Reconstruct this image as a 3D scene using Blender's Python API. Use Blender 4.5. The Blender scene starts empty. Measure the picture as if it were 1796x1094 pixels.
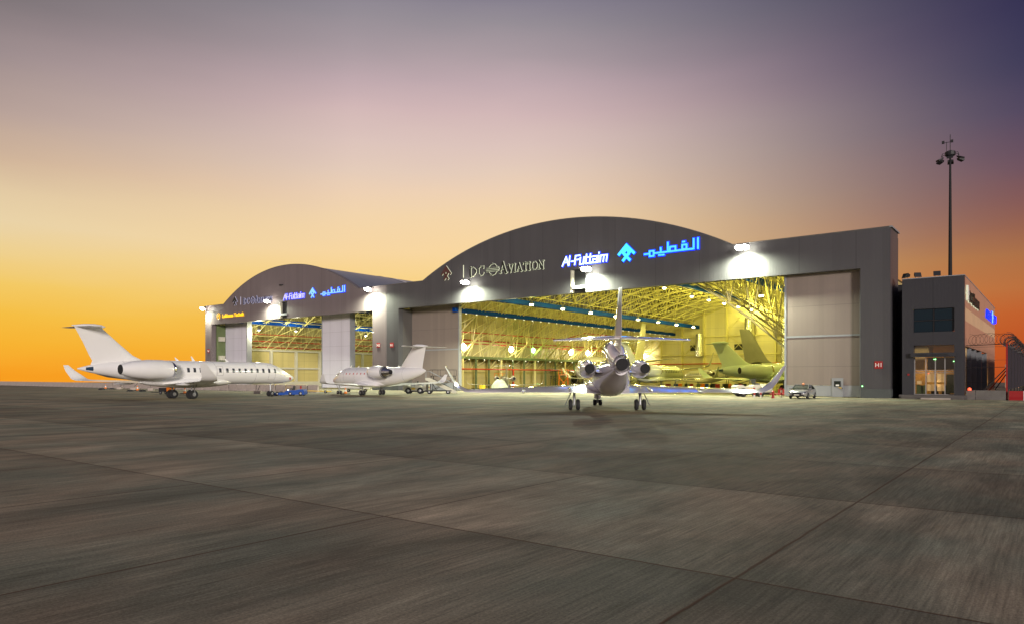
import bpy, bmesh, math, random
from mathutils import Vector, Matrix, noise
R = math.radians
random.seed(7)
SC = bpy.context.scene
COL = SC.collection

# ------------------------------------------------------------------ camera
cd = bpy.data.cameras.new('camera'); cam = bpy.data.objects.new('camera', cd); COL.objects.link(cam)
cam.location = (0, 0, 2.2); cam.rotation_euler = (R(90), 0, math.atan2(.612, .791))
cd.sensor_width = 36; cd.lens = 24.79; cd.shift_y = .0635; cd.clip_start = .1; cd.clip_end = 9000
SC.camera = cam
# ------------------------------------------------------------------ world (dusk sky, a function of direction only)
W = bpy.data.worlds.new('World'); SC.world = W; W.use_nodes = True
nt = W.node_tree; N = nt.nodes; L = nt.links; N.clear()
def s2l(c):
    r = []
    for v in c:
        v /= 255.; r.append(v/12.92 if v <= .04045 else ((v+.055)/1.055)**2.4)
    return (*r, 1)
def mth(op, a, b=None, c=None, clamp=False):
    n = N.new('ShaderNodeMath'); n.operation = op; n.use_clamp = clamp
    for i, v in enumerate((a, b, c)):
        if v is None: continue
        if isinstance(v, (int, float)): n.inputs[i].default_value = v
        else: L.new(v, n.inputs[i])
    return n.outputs[0]
tc = N.new('ShaderNodeTexCoord'); sx = N.new('ShaderNodeSeparateXYZ'); L.new(tc.outputs['Generated'], sx.inputs[0])
dx, dy, dz = sx.outputs
hl = mth('SQRT', mth('ADD', mth('MULTIPLY', dx, dx), mth('ADD', mth('MULTIPLY', dy, dy), 1e-6)))
side = mth('DIVIDE', mth('ADD', mth('MULTIPLY', dx, .791), mth('MULTIPLY', dy, .612)), hl)     # + towards the night side
front = mth('DIVIDE', mth('ADD', mth('MULTIPLY', dx, -.612), mth('MULTIPLY', dy, .791)), hl)
nz = N.new('ShaderNodeTexNoise'); nz.inputs['Scale'].default_value = 2.2; nz.inputs['Detail'].default_value = 3
mp = N.new('ShaderNodeMapping'); mp.inputs['Scale'].default_value = (1.3, 1.3, 7); L.new(tc.outputs['Generated'], mp.inputs[0]); L.new(mp.outputs[0], nz.inputs['Vector'])
el = mth('ADD', mth('MULTIPLY', mth('ARCSINE', dz), 180/math.pi/45), mth('MULTIPLY', mth('SUBTRACT', nz.outputs['Fac'], .5), .045))
def ramp(stops):
    n = N.new('ShaderNodeValToRGB'); L.new(el, n.inputs[0]); e = n.color_ramp.elements
    while len(e) > 1: e.remove(e[-1])
    for i, (d, c) in enumerate(stops):
        k = e[0] if i == 0 else e.new(min(1, max(0, d/45.)))
        k.position = min(1, max(0, d/45.)); k.color = s2l(c)
    return n.outputs[0]
rl = ramp([(-.5, (248, 158, 32)), (.6, (249, 168, 42)), (2.3, (248, 180, 50)), (4.2, (246, 191, 66)), (6.1, (243, 202, 100)), (8, (238, 208, 142)), (10, (232, 210, 168)), (12, (224, 200, 163)), (14.3, (206, 178, 152)), (17.1, (180, 158, 150)), (20.5, (152, 137, 138)), (23.8, (120, 112, 115)), (30, (92, 90, 100)), (45, (66, 70, 88))])
rm = ramp([(0, (246, 160, 40)), (2, (246, 176, 54)), (4.5, (246, 192, 86)), (8, (249, 212, 140)), (10, (249, 215, 160)), (12.8, (243, 213, 172)), (14.5, (238, 209, 180)), (16.3, (229, 204, 186)), (18.4, (221, 196, 188)), (20.4, (210, 183, 183)), (22.4, (193, 170, 175)), (24.4, (170, 155, 161)), (26.4, (150, 142, 150)), (28.2, (133, 127, 142)), (34, (98, 98, 120)), (45, (66, 70, 96))])
rr = ramp([(0, (182, 72, 32)), (2.3, (190, 82, 38)), (4.2, (192, 92, 45)), (6, (186, 108, 60)), (7.9, (170, 108, 68)), (9.7, (146, 92, 76)), (11.5, (126, 82, 84)), (13.3, (104, 75, 92)), (16.8, (74, 64, 92)), (20.2, (51, 51, 84)), (23.4, (43, 42, 79)), (28, (40, 40, 76)), (45, (36, 38, 66))])
rb = ramp([(0, (150, 132, 120)), (6, (172, 145, 132)), (14, (160, 140, 138)), (24, (122, 114, 128)), (36, (92, 94, 124)), (45, (78, 84, 112))])
def mix(f, a, b):
    n = N.new('ShaderNodeMix'); n.data_type = 'RGBA'; L.new(f, n.inputs[0]); L.new(a, n.inputs[6]); L.new(b, n.inputs[7]); return n.outputs[2]
fr = N.new('ShaderNodeMapRange'); fr.interpolation_type = 'SMOOTHSTEP'; L.new(side, fr.inputs[0]); fr.inputs[1].default_value = -.02; fr.inputs[2].default_value = .66
flr = N.new('ShaderNodeMapRange'); flr.interpolation_type = 'LINEAR'; L.new(side, flr.inputs[0]); flr.inputs[1].default_value = -.22; flr.inputs[2].default_value = -.62
fb = N.new('ShaderNodeMapRange'); fb.interpolation_type = 'SMOOTHSTEP'; L.new(front, fb.inputs[0]); fb.inputs[1].default_value = .70; fb.inputs[2].default_value = -.1
c1 = mix(fr.outputs[0], rm, rr); c1 = mix(flr.outputs[0], c1, rl); c1 = mix(fb.outputs[0], c1, rb)
bg = N.new('ShaderNodeBackground'); L.new(c1, bg.inputs[0]); bg.inputs[1].default_value = 1.0
wo = N.new('ShaderNodeOutputWorld'); L.new(bg.outputs[0], wo.inputs[0])
# ------------------------------------------------------------------ sun (added fill from behind the camera to brighten the jets) and exposure
sd = bpy.data.lights.new('fill_sun', 'SUN'); so = bpy.data.objects.new('fill_sun', sd); COL.objects.link(so)
FILL_AZ, FILL_EL = -42, 9
sd.energy = 2.7; sd.angle = R(8); sd.color = (1, .91, .84)
so.rotation_euler = Vector((math.cos(R(FILL_AZ))*math.cos(R(FILL_EL)), math.sin(R(FILL_AZ))*math.cos(R(FILL_EL)), math.sin(R(FILL_EL)))).to_track_quat('Z', 'Y').to_euler()
SC.view_settings.view_transform = 'Standard'; SC.view_settings.look = 'None'; SC.view_settings.exposure = 0; SC.view_settings.gamma = 1
SC.render.engine = 'CYCLES'
SC.cycles.use_denoising = True; SC.cycles.use_light_tree = True; SC.cycles.max_bounces = 6; SC.cycles.diffuse_bounces = 3; SC.cycles.glossy_bounces = 3
SC.cycles.sample_clamp_indirect = 6; SC.cycles.caustics_reflective = False; SC.cycles.caustics_refractive = False

# ------------------------------------------------------------------ materials
MATS = {}
def mat(name, col, rough=.6, metal=0, coat=0, emit=None, es=1., var=0, vs=1., bump=0, bs=10., spec=.5, stretch=(1, 1, 1)):
    m = bpy.data.materials.new(name); m.use_nodes = True; MATS[name] = m
    t = m.node_tree; b = t.nodes['Principled BSDF']
    b.inputs['Base Color'].default_value = (*col, 1); b.inputs['Roughness'].default_value = rough; b.inputs['Metallic'].default_value = metal
    b.inputs['Coat Weight'].default_value = coat; b.inputs['Coat Roughness'].default_value = .08; b.inputs['Specular IOR Level'].default_value = spec
    if emit: b.inputs['Emission Color'].default_value = (*emit, 1); b.inputs['Emission Strength'].default_value = es
    if var or bump:
        c = t.nodes.new('ShaderNodeTexCoord'); mp = t.nodes.new('ShaderNodeMapping'); mp.inputs['Scale'].default_value = stretch; t.links.new(c.outputs['Object'], mp.inputs[0])
    if var:
        n = t.nodes.new('ShaderNodeTexNoise'); n.inputs['Scale'].default_value = vs; n.inputs['Detail'].default_value = 5; t.links.new(mp.outputs[0], n.inputs['Vector'])
        h = t.nodes.new('ShaderNodeMapRange'); h.inputs[1].default_value = .3; h.inputs[2].default_value = .7; h.inputs[3].default_value = 1-var; h.inputs[4].default_value = 1+var; t.links.new(n.outputs['Fac'], h.inputs[0])
        v = t.nodes.new('ShaderNodeVectorMath'); v.operation = 'SCALE'; v.inputs[0].default_value = col; t.links.new(h.outputs[0], v.inputs['Scale']); t.links.new(v.outputs[0], b.inputs['Base Color'])
    if bump:
        n = t.nodes.new('ShaderNodeTexNoise'); n.inputs['Scale'].default_value = bs; n.inputs['Detail'].default_value = 4; t.links.new(mp.outputs[0], n.inputs['Vector'])
        u = t.nodes.new('ShaderNodeBump'); u.inputs['Strength'].default_value = bump; u.inputs['Distance'].default_value = .02; t.links.new(n.outputs['Fac'], u.inputs['Height']); t.links.new(u.outputs[0], b.inputs['Normal'])
    return m
def cladding(name, col, pitch=.33, panel=1.0, seam=5.9, axis='X', var=.07, rough=.45, hseam=0, ribs=.6, metal=0.):
    m = bpy.data.materials.new(name); m.use_nodes = True; MATS[name] = m
    t = m.node_tree; b = t.nodes['Principled BSDF']; nn = t.nodes.new; lk = t.links.new
    b.inputs['Roughness'].default_value = rough; b.inputs['Metallic'].default_value = metal
    g = nn('ShaderNodeTexCoord'); s = nn('ShaderNodeSeparateXYZ'); lk(g.outputs['Object'], s.inputs[0])
    u = s.outputs[axis]
    def M(op, a, b_=None, c=None):
        n = nn('ShaderNodeMath'); n.operation = op
        for i, v in enumerate((a, b_, c)):
            if v is None: continue
            if isinstance(v, (int, float)): n.inputs[i].default_value = v
            else: lk(v, n.inputs[i])
        return n.outputs[0]
    fl = M('FLOOR', M('DIVIDE', u, panel)); wn = nn('ShaderNodeTexWhiteNoise'); wn.noise_dimensions = '1D'; lk(fl, wn.inputs['W'])
    ns = nn('ShaderNodeTexNoise'); ns.inputs['Scale'].default_value = .35; ns.inputs['Detail'].default_value = 6
    mp = nn('ShaderNodeMapping'); mp.inputs['Scale'].default_value = (2.5, 2.5, .5); lk(g.outputs['Object'], mp.inputs[0]); lk(mp.outputs[0], ns.inputs['Vector'])
    k = M('ADD', 1-var, M('ADD', M('MULTIPLY', wn.outputs['Value'], var), M('MULTIPLY', ns.outputs['Fac'], var*1.2)))
    fr_ = M('FRACT', M('DIVIDE', u, seam)); sm = M('LESS_THAN', fr_, .07/seam); k = M('MULTIPLY', k, M('SUBTRACT', 1, M('MULTIPLY', sm, .35)))
    if hseam:
        fz = M('FRACT', M('DIVIDE', s.outputs['Z'], hseam)); k = M('MULTIPLY', k, M('SUBTRACT', 1, M('MULTIPLY', M('LESS_THAN', fz, .05/hseam), .3)))
    v = nn('ShaderNodeVectorMath'); v.operation = 'SCALE'; v.inputs[0].default_value = col; lk(k, v.inputs['Scale']); lk(v.outputs[0], b.inputs['Base Color'])
    w = M('POWER', M('ABSOLUTE', M('SINE', M('MULTIPLY', u, math.pi/pitch))), .5)
    bu = nn('ShaderNodeBump'); bu.inputs['Strength'].default_value = ribs; bu.inputs['Distance'].default_value = .03; lk(w, bu.inputs['Height']); lk(bu.outputs[0], b.inputs['Normal'])
    return m
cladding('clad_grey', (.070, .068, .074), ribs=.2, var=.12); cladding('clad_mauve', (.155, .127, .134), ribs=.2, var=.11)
cladding('clad_side', (.085, .078, .076), axis='Y')
cladding('door_beige', (.225, .185, .165), pitch=.28, panel=.56, seam=99, var=.10, hseam=3.4, ribs=.15)
cladding('door_lavender', (.60, .58, .66), pitch=.4, panel=1.1, seam=3.4, var=.08, hseam=2.7, ribs=.5)
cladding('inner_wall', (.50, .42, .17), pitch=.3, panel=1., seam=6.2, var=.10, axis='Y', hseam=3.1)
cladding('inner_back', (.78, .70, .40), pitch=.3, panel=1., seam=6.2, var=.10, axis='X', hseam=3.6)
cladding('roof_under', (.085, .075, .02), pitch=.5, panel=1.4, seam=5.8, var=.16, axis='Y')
cladding('roof_metal', (.20, .22, .26), pitch=.6, panel=1.2, seam=6, var=.1, axis='Y', rough=.35, metal=.3)
cladding('office_side_lit', (.48, .27, .18), axis='Y', panel=1.2, seam=6, var=.08, ribs=.2)  # warm light on the office side wall is put into this pink
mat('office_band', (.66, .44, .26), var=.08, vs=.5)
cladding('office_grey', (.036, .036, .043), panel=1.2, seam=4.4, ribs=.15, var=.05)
mat('dark_steel', (.018, .018, .020), .6)
mat('black_gap', (.012, .012, .016), .9)
mat('truss_paint', (.80, .72, .30), .5)
mat('blue_beam', (.002, .05, .30), .7, spec=.08)
mat('red_pipe', (.55, .05, .02), .4)
mat('green_steel', (.13, .17, .07), .5, var=.1)
mat('duct', (.72, .72, .62), .25, .85, bump=.2, bs=3)
mat('trim_light', (.26, .27, .29), .5, var=.06)
mat('concrete', (.40, .34, .30), .85, var=.14, vs=1.3, bump=.3, bs=14)
mat('dark_concrete', (.10, .09, .085), .9, var=.12)
mat('coping_metal', (.13, .12, .12), .5)
mat('plinth', (.075, .085, .085), .8, var=.08)
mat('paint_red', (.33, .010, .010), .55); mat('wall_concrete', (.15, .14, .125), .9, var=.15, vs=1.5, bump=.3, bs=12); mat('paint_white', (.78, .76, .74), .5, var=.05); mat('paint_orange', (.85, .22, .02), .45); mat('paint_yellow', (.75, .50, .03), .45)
mat('paint_blue', (.006, .07, .36), .35, coat=.4); mat('cream', (.52, .50, .40), .4, var=.05, coat=.2)
mat('jet_white', (.88, .865, .85), .28, coat=.7, var=.015, vs=.6); mat('jet_gloss', (.80, .77, .80), .16, coat=1., var=.02, vs=.8)
mat('jet_green', (.70, .80, .68), .33, coat=.25, var=.06, vs=.5); mat('jet_pale', (.62, .66, .48), .2, coat=.7, var=.03); mat('jet_cream', (.70, .66, .52), .3, coat=.3)
mat('jet_grey', (.30, .29, .24), .4, var=.05); mat('jet_navy', (.02, .05, .10), .3)
mat('bare_metal', (.62, .60, .58), .22, 1., var=.08, vs=6); mat('lip_metal', (.75, .74, .72), .15, 1.)
mat('hole', (.008, .008, .009), .8); mat('rubber', (.018, .018, .02), .75); mat('hub', (.35, .35, .36), .4, .6); mat('strut', (.30, .30, .31), .4, .5)
mat('cabin_glass', (.045, .05, .06), .12); mat('seam_line', (.25, .24, .24), .6); mat('red_cover', (.55, .03, .02), .7)
mat('glass_blue', (.004, .016, .026), .2, spec=.35); mat('frame_dark', (.05, .05, .055), .4, .5); mat('frame_alu', (.45, .44, .44), .35, .5)
mat('car_silver', (.42, .42, .43), .25, .6, coat=.8); mat('car_glass', (.02, .025, .02), .08); mat('plate', (.7, .68, .6), .5)
mat('lamp_glow', (1, 1, .9), .5, emit=(1, .97, .80), es=60); mat('bay_glow', (1, 1, .8), .5, emit=(1, .90, .50), es=40); mat('small_glow', (1, 1, .8), .5, emit=(1, .95, .75), es=7)
mat('dot_glow', (1, 1, .8), .5, emit=(1, .95, .65), es=2.2)
mat('green_glow', (.1, 1, .3), .5, emit=(.25, 1, .25), es=14); mat('exit_green', (.1, 1, .3), .5, emit=(.3, 1, .3), es=5); mat('red_glow', (1, .1, .05), .5, emit=(1, .10, .04), es=2.2); mat('amber_glow', (1, .5, .05), .5, emit=(1, .45, .05), es=4)
mat('neon_face', (.1, .4, .9), .4, emit=(.03, .30, 1.), es=1.9); mat('neon_halo', (0, .03, .8), .4, emit=(.008, .03, 1.), es=1.1)
mat('neon_white', (.7, .8, 1), .4, emit=(.42, .62, 1.), es=1.7); mat('neon_cyan', (.1, .6, .9), .4, emit=(.02, .42, 1.), es=1.7)
mat('sky_face', (.3, .6, .75), .4, emit=(.16, .42, .60), es=.9); mat('lilac_face', (.6, .6, .9), .4, emit=(.38, .36, .85), es=.9)
mat('pale_edge', (.5, .5, .4), .4, emit=(.50, .55, .38), es=.75); mat('pale_edge_dim', (.4, .4, .5), .4, emit=(.32, .30, .42), es=.7); mat('letter_dark', (.02, .022, .018), .4); mat('letter_navy', (.02, .03, .09), .4); mat('emblem_maroon', (.09, .035, .03), .5)
mat('yellow_letters', (1, .6, 0), .4, emit=(1, .52, .02), es=.95)
mat('warm_wall', (.75, .52, .22), .7, var=.1, vs=2); mat('cream_panel_glow', (.80, .60, .38), .7, emit=(1, .56, .22), es=.38); mat('sheet_cloth', (.34, .36, .26), .8, var=.15, vs=2)  # cream panels glow by themselves in place of light falling on them
mat('mesh_dark', (.02, .02, .03), .8); mat('wire', (.05, .045, .045), .5, .5); mat('sand', (.18, .13, .09), .95, var=.15, vs=.05)
mat('tyre_soft', (.02, .02, .02), .9)

def floor_mat():
    m = bpy.data.materials.new('hangar_floor'); m.use_nodes = True; MATS['hangar_floor'] = m
    b = m.node_tree.nodes['Principled BSDF']; b.inputs['Base Color'].default_value = (.20, .195, .13, 1); b.inputs['Roughness'].default_value = .2; b.inputs['Specular IOR Level'].default_value = .7
floor_mat()
def apron_mat():
    m = bpy.data.materials.new('apron_concrete'); m.use_nodes = True; MATS['apron'] = m
    t = m.node_tree; b = t.nodes['Principled BSDF']; nn = t.nodes.new; lk = t.links.new
    g = nn('ShaderNodeTexCoord'); s = nn('ShaderNodeSeparateXYZ'); lk(g.outputs['Object'], s.inputs[0])
    def M(op, a, b_=None, c=None, cl=False):
        n = nn('ShaderNodeMath'); n.operation = op; n.use_clamp = cl
        for i, v in enumerate((a, b_, c)):
            if v is None: continue
            if isinstance(v, (int, float)): n.inputs[i].default_value = v
            else: lk(v, n.inputs[i])
        return n.outputs[0]
    def noi(scale, st, det=4, rgh=.55, dist=0):
        mp = nn('ShaderNodeMapping'); mp.inputs['Scale'].default_value = st; lk(g.outputs['Object'], mp.inputs[0])
        n = nn('ShaderNodeTexNoise'); n.inputs['Scale'].default_value = scale; n.inputs['Detail'].default_value = det; n.inputs['Roughness'].default_value = rgh; n.inputs['Distortion'].default_value = dist; lk(mp.outputs[0], n.inputs['Vector']); return n.outputs['Fac']
    def rng(v, a, b2, c, d):
        n = nn('ShaderNodeMapRange'); lk(v, n.inputs[0]); n.inputs[1].default_value = a; n.inputs[2].default_value = b2; n.inputs[3].default_value = c; n.inputs[4].default_value = d; return n.outputs[0]
    wob = M('MULTIPLY', M('SUBTRACT', noi(1.2, (1, 1, 1), 3), .5), .05)
    xx = M('ADD', s.outputs['X'], wob); yy = M('ADD', s.outputs['Y'], wob)
    ux = M('DIVIDE', M('ADD', xx, 2.8+5.65*100), 5.65); uy = M('DIVIDE', M('ADD', yy, -7.6+5.95*100), 5.95)
    def joint(u, per, w):
        f = M('FRACT', u); d = M('MULTIPLY', M('MINIMUM', f, M('SUBTRACT', 1, f)), per)
        return d
    jx = joint(ux, 5.65, 0); jy = joint(uy, 5.95, 0); jd = M('MINIMUM', jx, jy)
    line = rng(jd, .009, .028, 1, 0); halo = rng(jd, .02, .55, 1, 0)
    cell = nn('ShaderNodeCombineXYZ'); lk(M('FLOOR', ux), cell.inputs[0]); lk(M('FLOOR', uy), cell.inputs[1])
    wn = nn('ShaderNodeTexWhiteNoise'); wn.noise_dimensions = '2D'; lk(cell.outputs[0], wn.inputs['Vector'])
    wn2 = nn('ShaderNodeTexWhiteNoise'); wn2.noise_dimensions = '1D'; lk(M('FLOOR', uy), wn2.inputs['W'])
    big = noi(.16, (1, .55, 1), 5, .6, .6); mid = noi(.9, (1, .28, 1), 6, .62, .4); broom = noi(26, (1, .035, 1), 2, .6); fine = noi(60, (1, .3, 1), 3, .7); speck = noi(22, (1, 1, 1), 5, .8)
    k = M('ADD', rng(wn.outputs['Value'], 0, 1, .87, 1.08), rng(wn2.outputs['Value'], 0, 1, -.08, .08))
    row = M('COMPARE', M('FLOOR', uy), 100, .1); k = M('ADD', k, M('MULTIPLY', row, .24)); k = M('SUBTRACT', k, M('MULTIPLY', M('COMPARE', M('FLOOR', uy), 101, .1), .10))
    str2 = noi(6, (1, .03, 1), 3, .65); grain = noi(38, (1, .8, 1), 5, .8); blot = noi(.42, (1, .42, 1), 7, .68, .8)
    k = M('MULTIPLY', k, rng(str2, .3, .7, .87, 1.13)); k = M('MULTIPLY', k, rng(grain, .35, .65, .70, 1.30)); k = M('MULTIPLY', k, rng(blot, .34, .66, .64, 1.40))
    k = M('MULTIPLY', k, rng(big, .3, .7, .72, 1.3)); k = M('MULTIPLY', k, rng(mid, .3, .7, .80, 1.22)); k = M('MULTIPLY', k, rng(broom, .3, .7, .76, 1.24)); k = M('MULTIPLY', k, rng(fine, .25, .75, .86, 1.14)); k = M('MULTIPLY', k, rng(speck, .3, .7, .82, 1.18))
    k = M('MULTIPLY', k, M('SUBTRACT', 1, M('MULTIPLY', halo, .10)))
    c1 = nn('ShaderNodeMix'); c1.data_type = 'RGBA'; lk(rng(noi(.3, (1, .7, 1), 4), .38, .62, 0, 1), c1.inputs[0]); c1.inputs[6].default_value = (.192, .190, .132, 1); c1.inputs[7].default_value = (.268, .212, .140, 1)
    v = nn('ShaderNodeVectorMath'); v.operation = 'SCALE'; lk(c1.outputs[2], v.inputs[0]); lk(k, v.inputs['Scale'])
    c2 = nn('ShaderNodeMix'); c2.data_type = 'RGBA'; lk(M('MULTIPLY', line, .9), c2.inputs[0]); lk(v.outputs[0], c2.inputs[6]); c2.inputs[7].default_value = (.085, .036, .018, 1)
    lk(c2.outputs[2], b.inputs['Base Color'])
    lk(rng(M('MULTIPLY', mid, big), .12, .40, .72, .92), b.inputs['Roughness']); b.inputs['Specular IOR Level'].default_value = .22
    h = M('ADD', M('MULTIPLY', broom, .5), M('ADD', M('MULTIPLY', speck, .25), M('MULTIPLY', line, -1.)))
    bu = nn('ShaderNodeBump'); bu.inputs['Strength'].default_value = .45; bu.inputs['Distance'].default_value = .012; lk(h, bu.inputs['Height']); lk(bu.outputs[0], b.inputs['Normal'])
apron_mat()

# ------------------------------------------------------------------ mesh helpers
class MB:
    def __init__(s): s.v = []; s.f = []
    def quad(s, a, b, c, d): i = len(s.v); s.v += [a, b, c, d]; s.f.append((i, i+1, i+2, i+3)); return s
    def ngon(s, pts): i = len(s.v); s.v += list(pts); s.f.append(tuple(range(i, i+len(pts)))); return s
    def box(s, x0, x1, y0, y1, z0, z1):
        i = len(s.v); s.v += [(x0, y0, z0), (x1, y0, z0), (x1, y1, z0), (x0, y1, z0), (x0, y0, z1), (x1, y0, z1), (x1, y1, z1), (x0, y1, z1)]
        s.f += [(i, i+3, i+2, i+1), (i+4, i+5, i+6, i+7), (i, i+1, i+5, i+4), (i+1, i+2, i+6, i+5), (i+2, i+3, i+7, i+6), (i+3, i, i+4, i+7)]; return s
    def loft(s, rings, cap=True, closed=True):
        i = len(s.v); n = len(rings[0])
        for r in rings: s.v += [tuple(p) for p in r]
        for k in range(len(rings)-1):
            for j in range(n if closed else n-1):
                a = i+k*n+j; b = i+k*n+(j+1) % n; s.f.append((a, b, b+n, a+n))
        if cap: s.f.append(tuple(i+j for j in range(n))[::-1]); s.f.append(tuple(i+(len(rings)-1)*n+j for j in range(n)))
        return s
    def tube(s, pts, r, n=4, closed=False, r1=None):
        pts = [Vector(p) for p in pts]; rings = []; m = len(pts)
        if closed: pts = pts+[pts[0], pts[1]]
        up = None
        for k, p in enumerate(pts[:m+1] if closed else pts):
            a = pts[max(k-1, 0)] if not (closed and k == 0) else pts[m-1]; b = pts[min(k+1, len(pts)-1)]
            d = (b-a).normalized()
            if up is None: up = d.orthogonal().normalized()
            up = (up-d*up.dot(d)).normalized(); w = d.cross(up)
            rr_ = r if r1 is None else r+(r1-r)*k/max(1, m-1)
            rings.append([p+(up*math.cos(2*math.pi*(j+.5)/n)+w*math.sin(2*math.pi*(j+.5)/n))*rr_ for j in range(n)])
        return s.loft(rings, cap=not closed)
    def rev(s, o, ax, prof, n=20, cap=True):
        o = Vector(o); ax = Vector(ax).normalized(); u = ax.orthogonal().normalized(); w = ax.cross(u)
        return s.loft([[o+ax*t+(u*math.cos(2*math.pi*j/n)+w*math.sin(2*math.pi*j/n))*max(r, .001) for j in range(n)] for t, r in prof], cap)
    def prism(s, poly, y0, y1, ax='Y'):       # polygon in the two other axes
        f = {'Y': lambda a, b, c: (a, c, b), 'X': lambda a, b, c: (c, a, b), 'Z': lambda a, b, c: (a, b, c)}[ax]
        return s.loft([[f(a, b, y0) for a, b in poly], [f(a, b, y1) for a, b in poly]])
    def build(s, name, m, parent=None, smooth=False, recalc=True, ang=40):
        me = bpy.data.meshes.new(name); me.from_pydata([tuple(p) for p in s.v], [], s.f)
        if recalc:
            b = bmesh.new(); b.from_mesh(me); bmesh.ops.recalc_face_normals(b, faces=b.faces); b.to_mesh(me); b.free()
        if smooth:
            me.shade_smooth(); me.set_sharp_from_angle(angle=R(ang))
        me.materials.append(MATS[m] if isinstance(m, str) else m)
        o = bpy.data.objects.new(name, me); COL.objects.link(o); o.parent = parent
        return o
def tag(o, label=None, cat=None, group=None, kind=None):
    if label: o['label'] = label
    if cat: o['category'] = cat
    if group: o['group'] = group
    if kind: o['kind'] = kind
    return o
def empty(name, loc, rz=0, label=None, cat=None, group=None, scale=1):
    o = bpy.data.objects.new(name, None); COL.objects.link(o); o.location = loc; o.rotation_euler = (0, 0, R(rz)); o.scale = (scale,)*3; o.empty_display_size = .3
    return tag(o, label, cat, group)
def children(o): return [c for c in COL.objects if c.parent == o]
def copy_tree(o, parent=None, loc=None, rz=None, label=None, group=None):
    c = o.copy(); COL.objects.link(c); c.parent = parent
    if loc is not None: c.location = loc
    if rz is not None: c.rotation_euler = (0, 0, R(rz))
    if label: c['label'] = label
    if group: c['group'] = group
    for ch in children(o): copy_tree(ch, c)
    return c
def light(name, kind, loc, power, col, parent=None, dirn=None, size=.3, cone=120, blend=1.):
    l = bpy.data.lights.new(name, kind); l.energy = power; l.color = col; l.shadow_soft_size = size
    if kind == 'SPOT': l.spot_size = R(cone); l.spot_blend = blend
    o = bpy.data.objects.new(name, l); COL.objects.link(o); o.location = loc; o.parent = parent
    if dirn: o.rotation_euler = Vector(dirn).to_track_quat('-Z', 'Y').to_euler()
    return o

# ------------------------------------------------------------------ ground: one sheet, falling away gently to the desert beyond the apron
mb = MB(); rows = []
gx = [-4000, -2500, -1500, -900, -600, -400, -300, -230, -150, -80, -30, 10, 40, 80, 200, 500, 1200, 4000]
gy = [-400, -100, -40, 0, 20, 40, 60, 83, 110, 150, 200, 260, 350, 500, 800, 1500, 2600, 5000]
def gz(x, y):
    r = max(0, math.hypot(x+40, y-20)-215); return -.0058*r
for y in gy: mb.v += [(x, y, gz(x, y)) for x in gx]
n = len(gx)
for j in range(len(gy)-1):
    for i in range(n-1): mb.f.append((j*n+i, j*n+i+1, (j+1)*n+i+1, (j+1)*n+i))
tag(mb.build('ground', 'apron', recalc=False), kind='structure')

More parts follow.
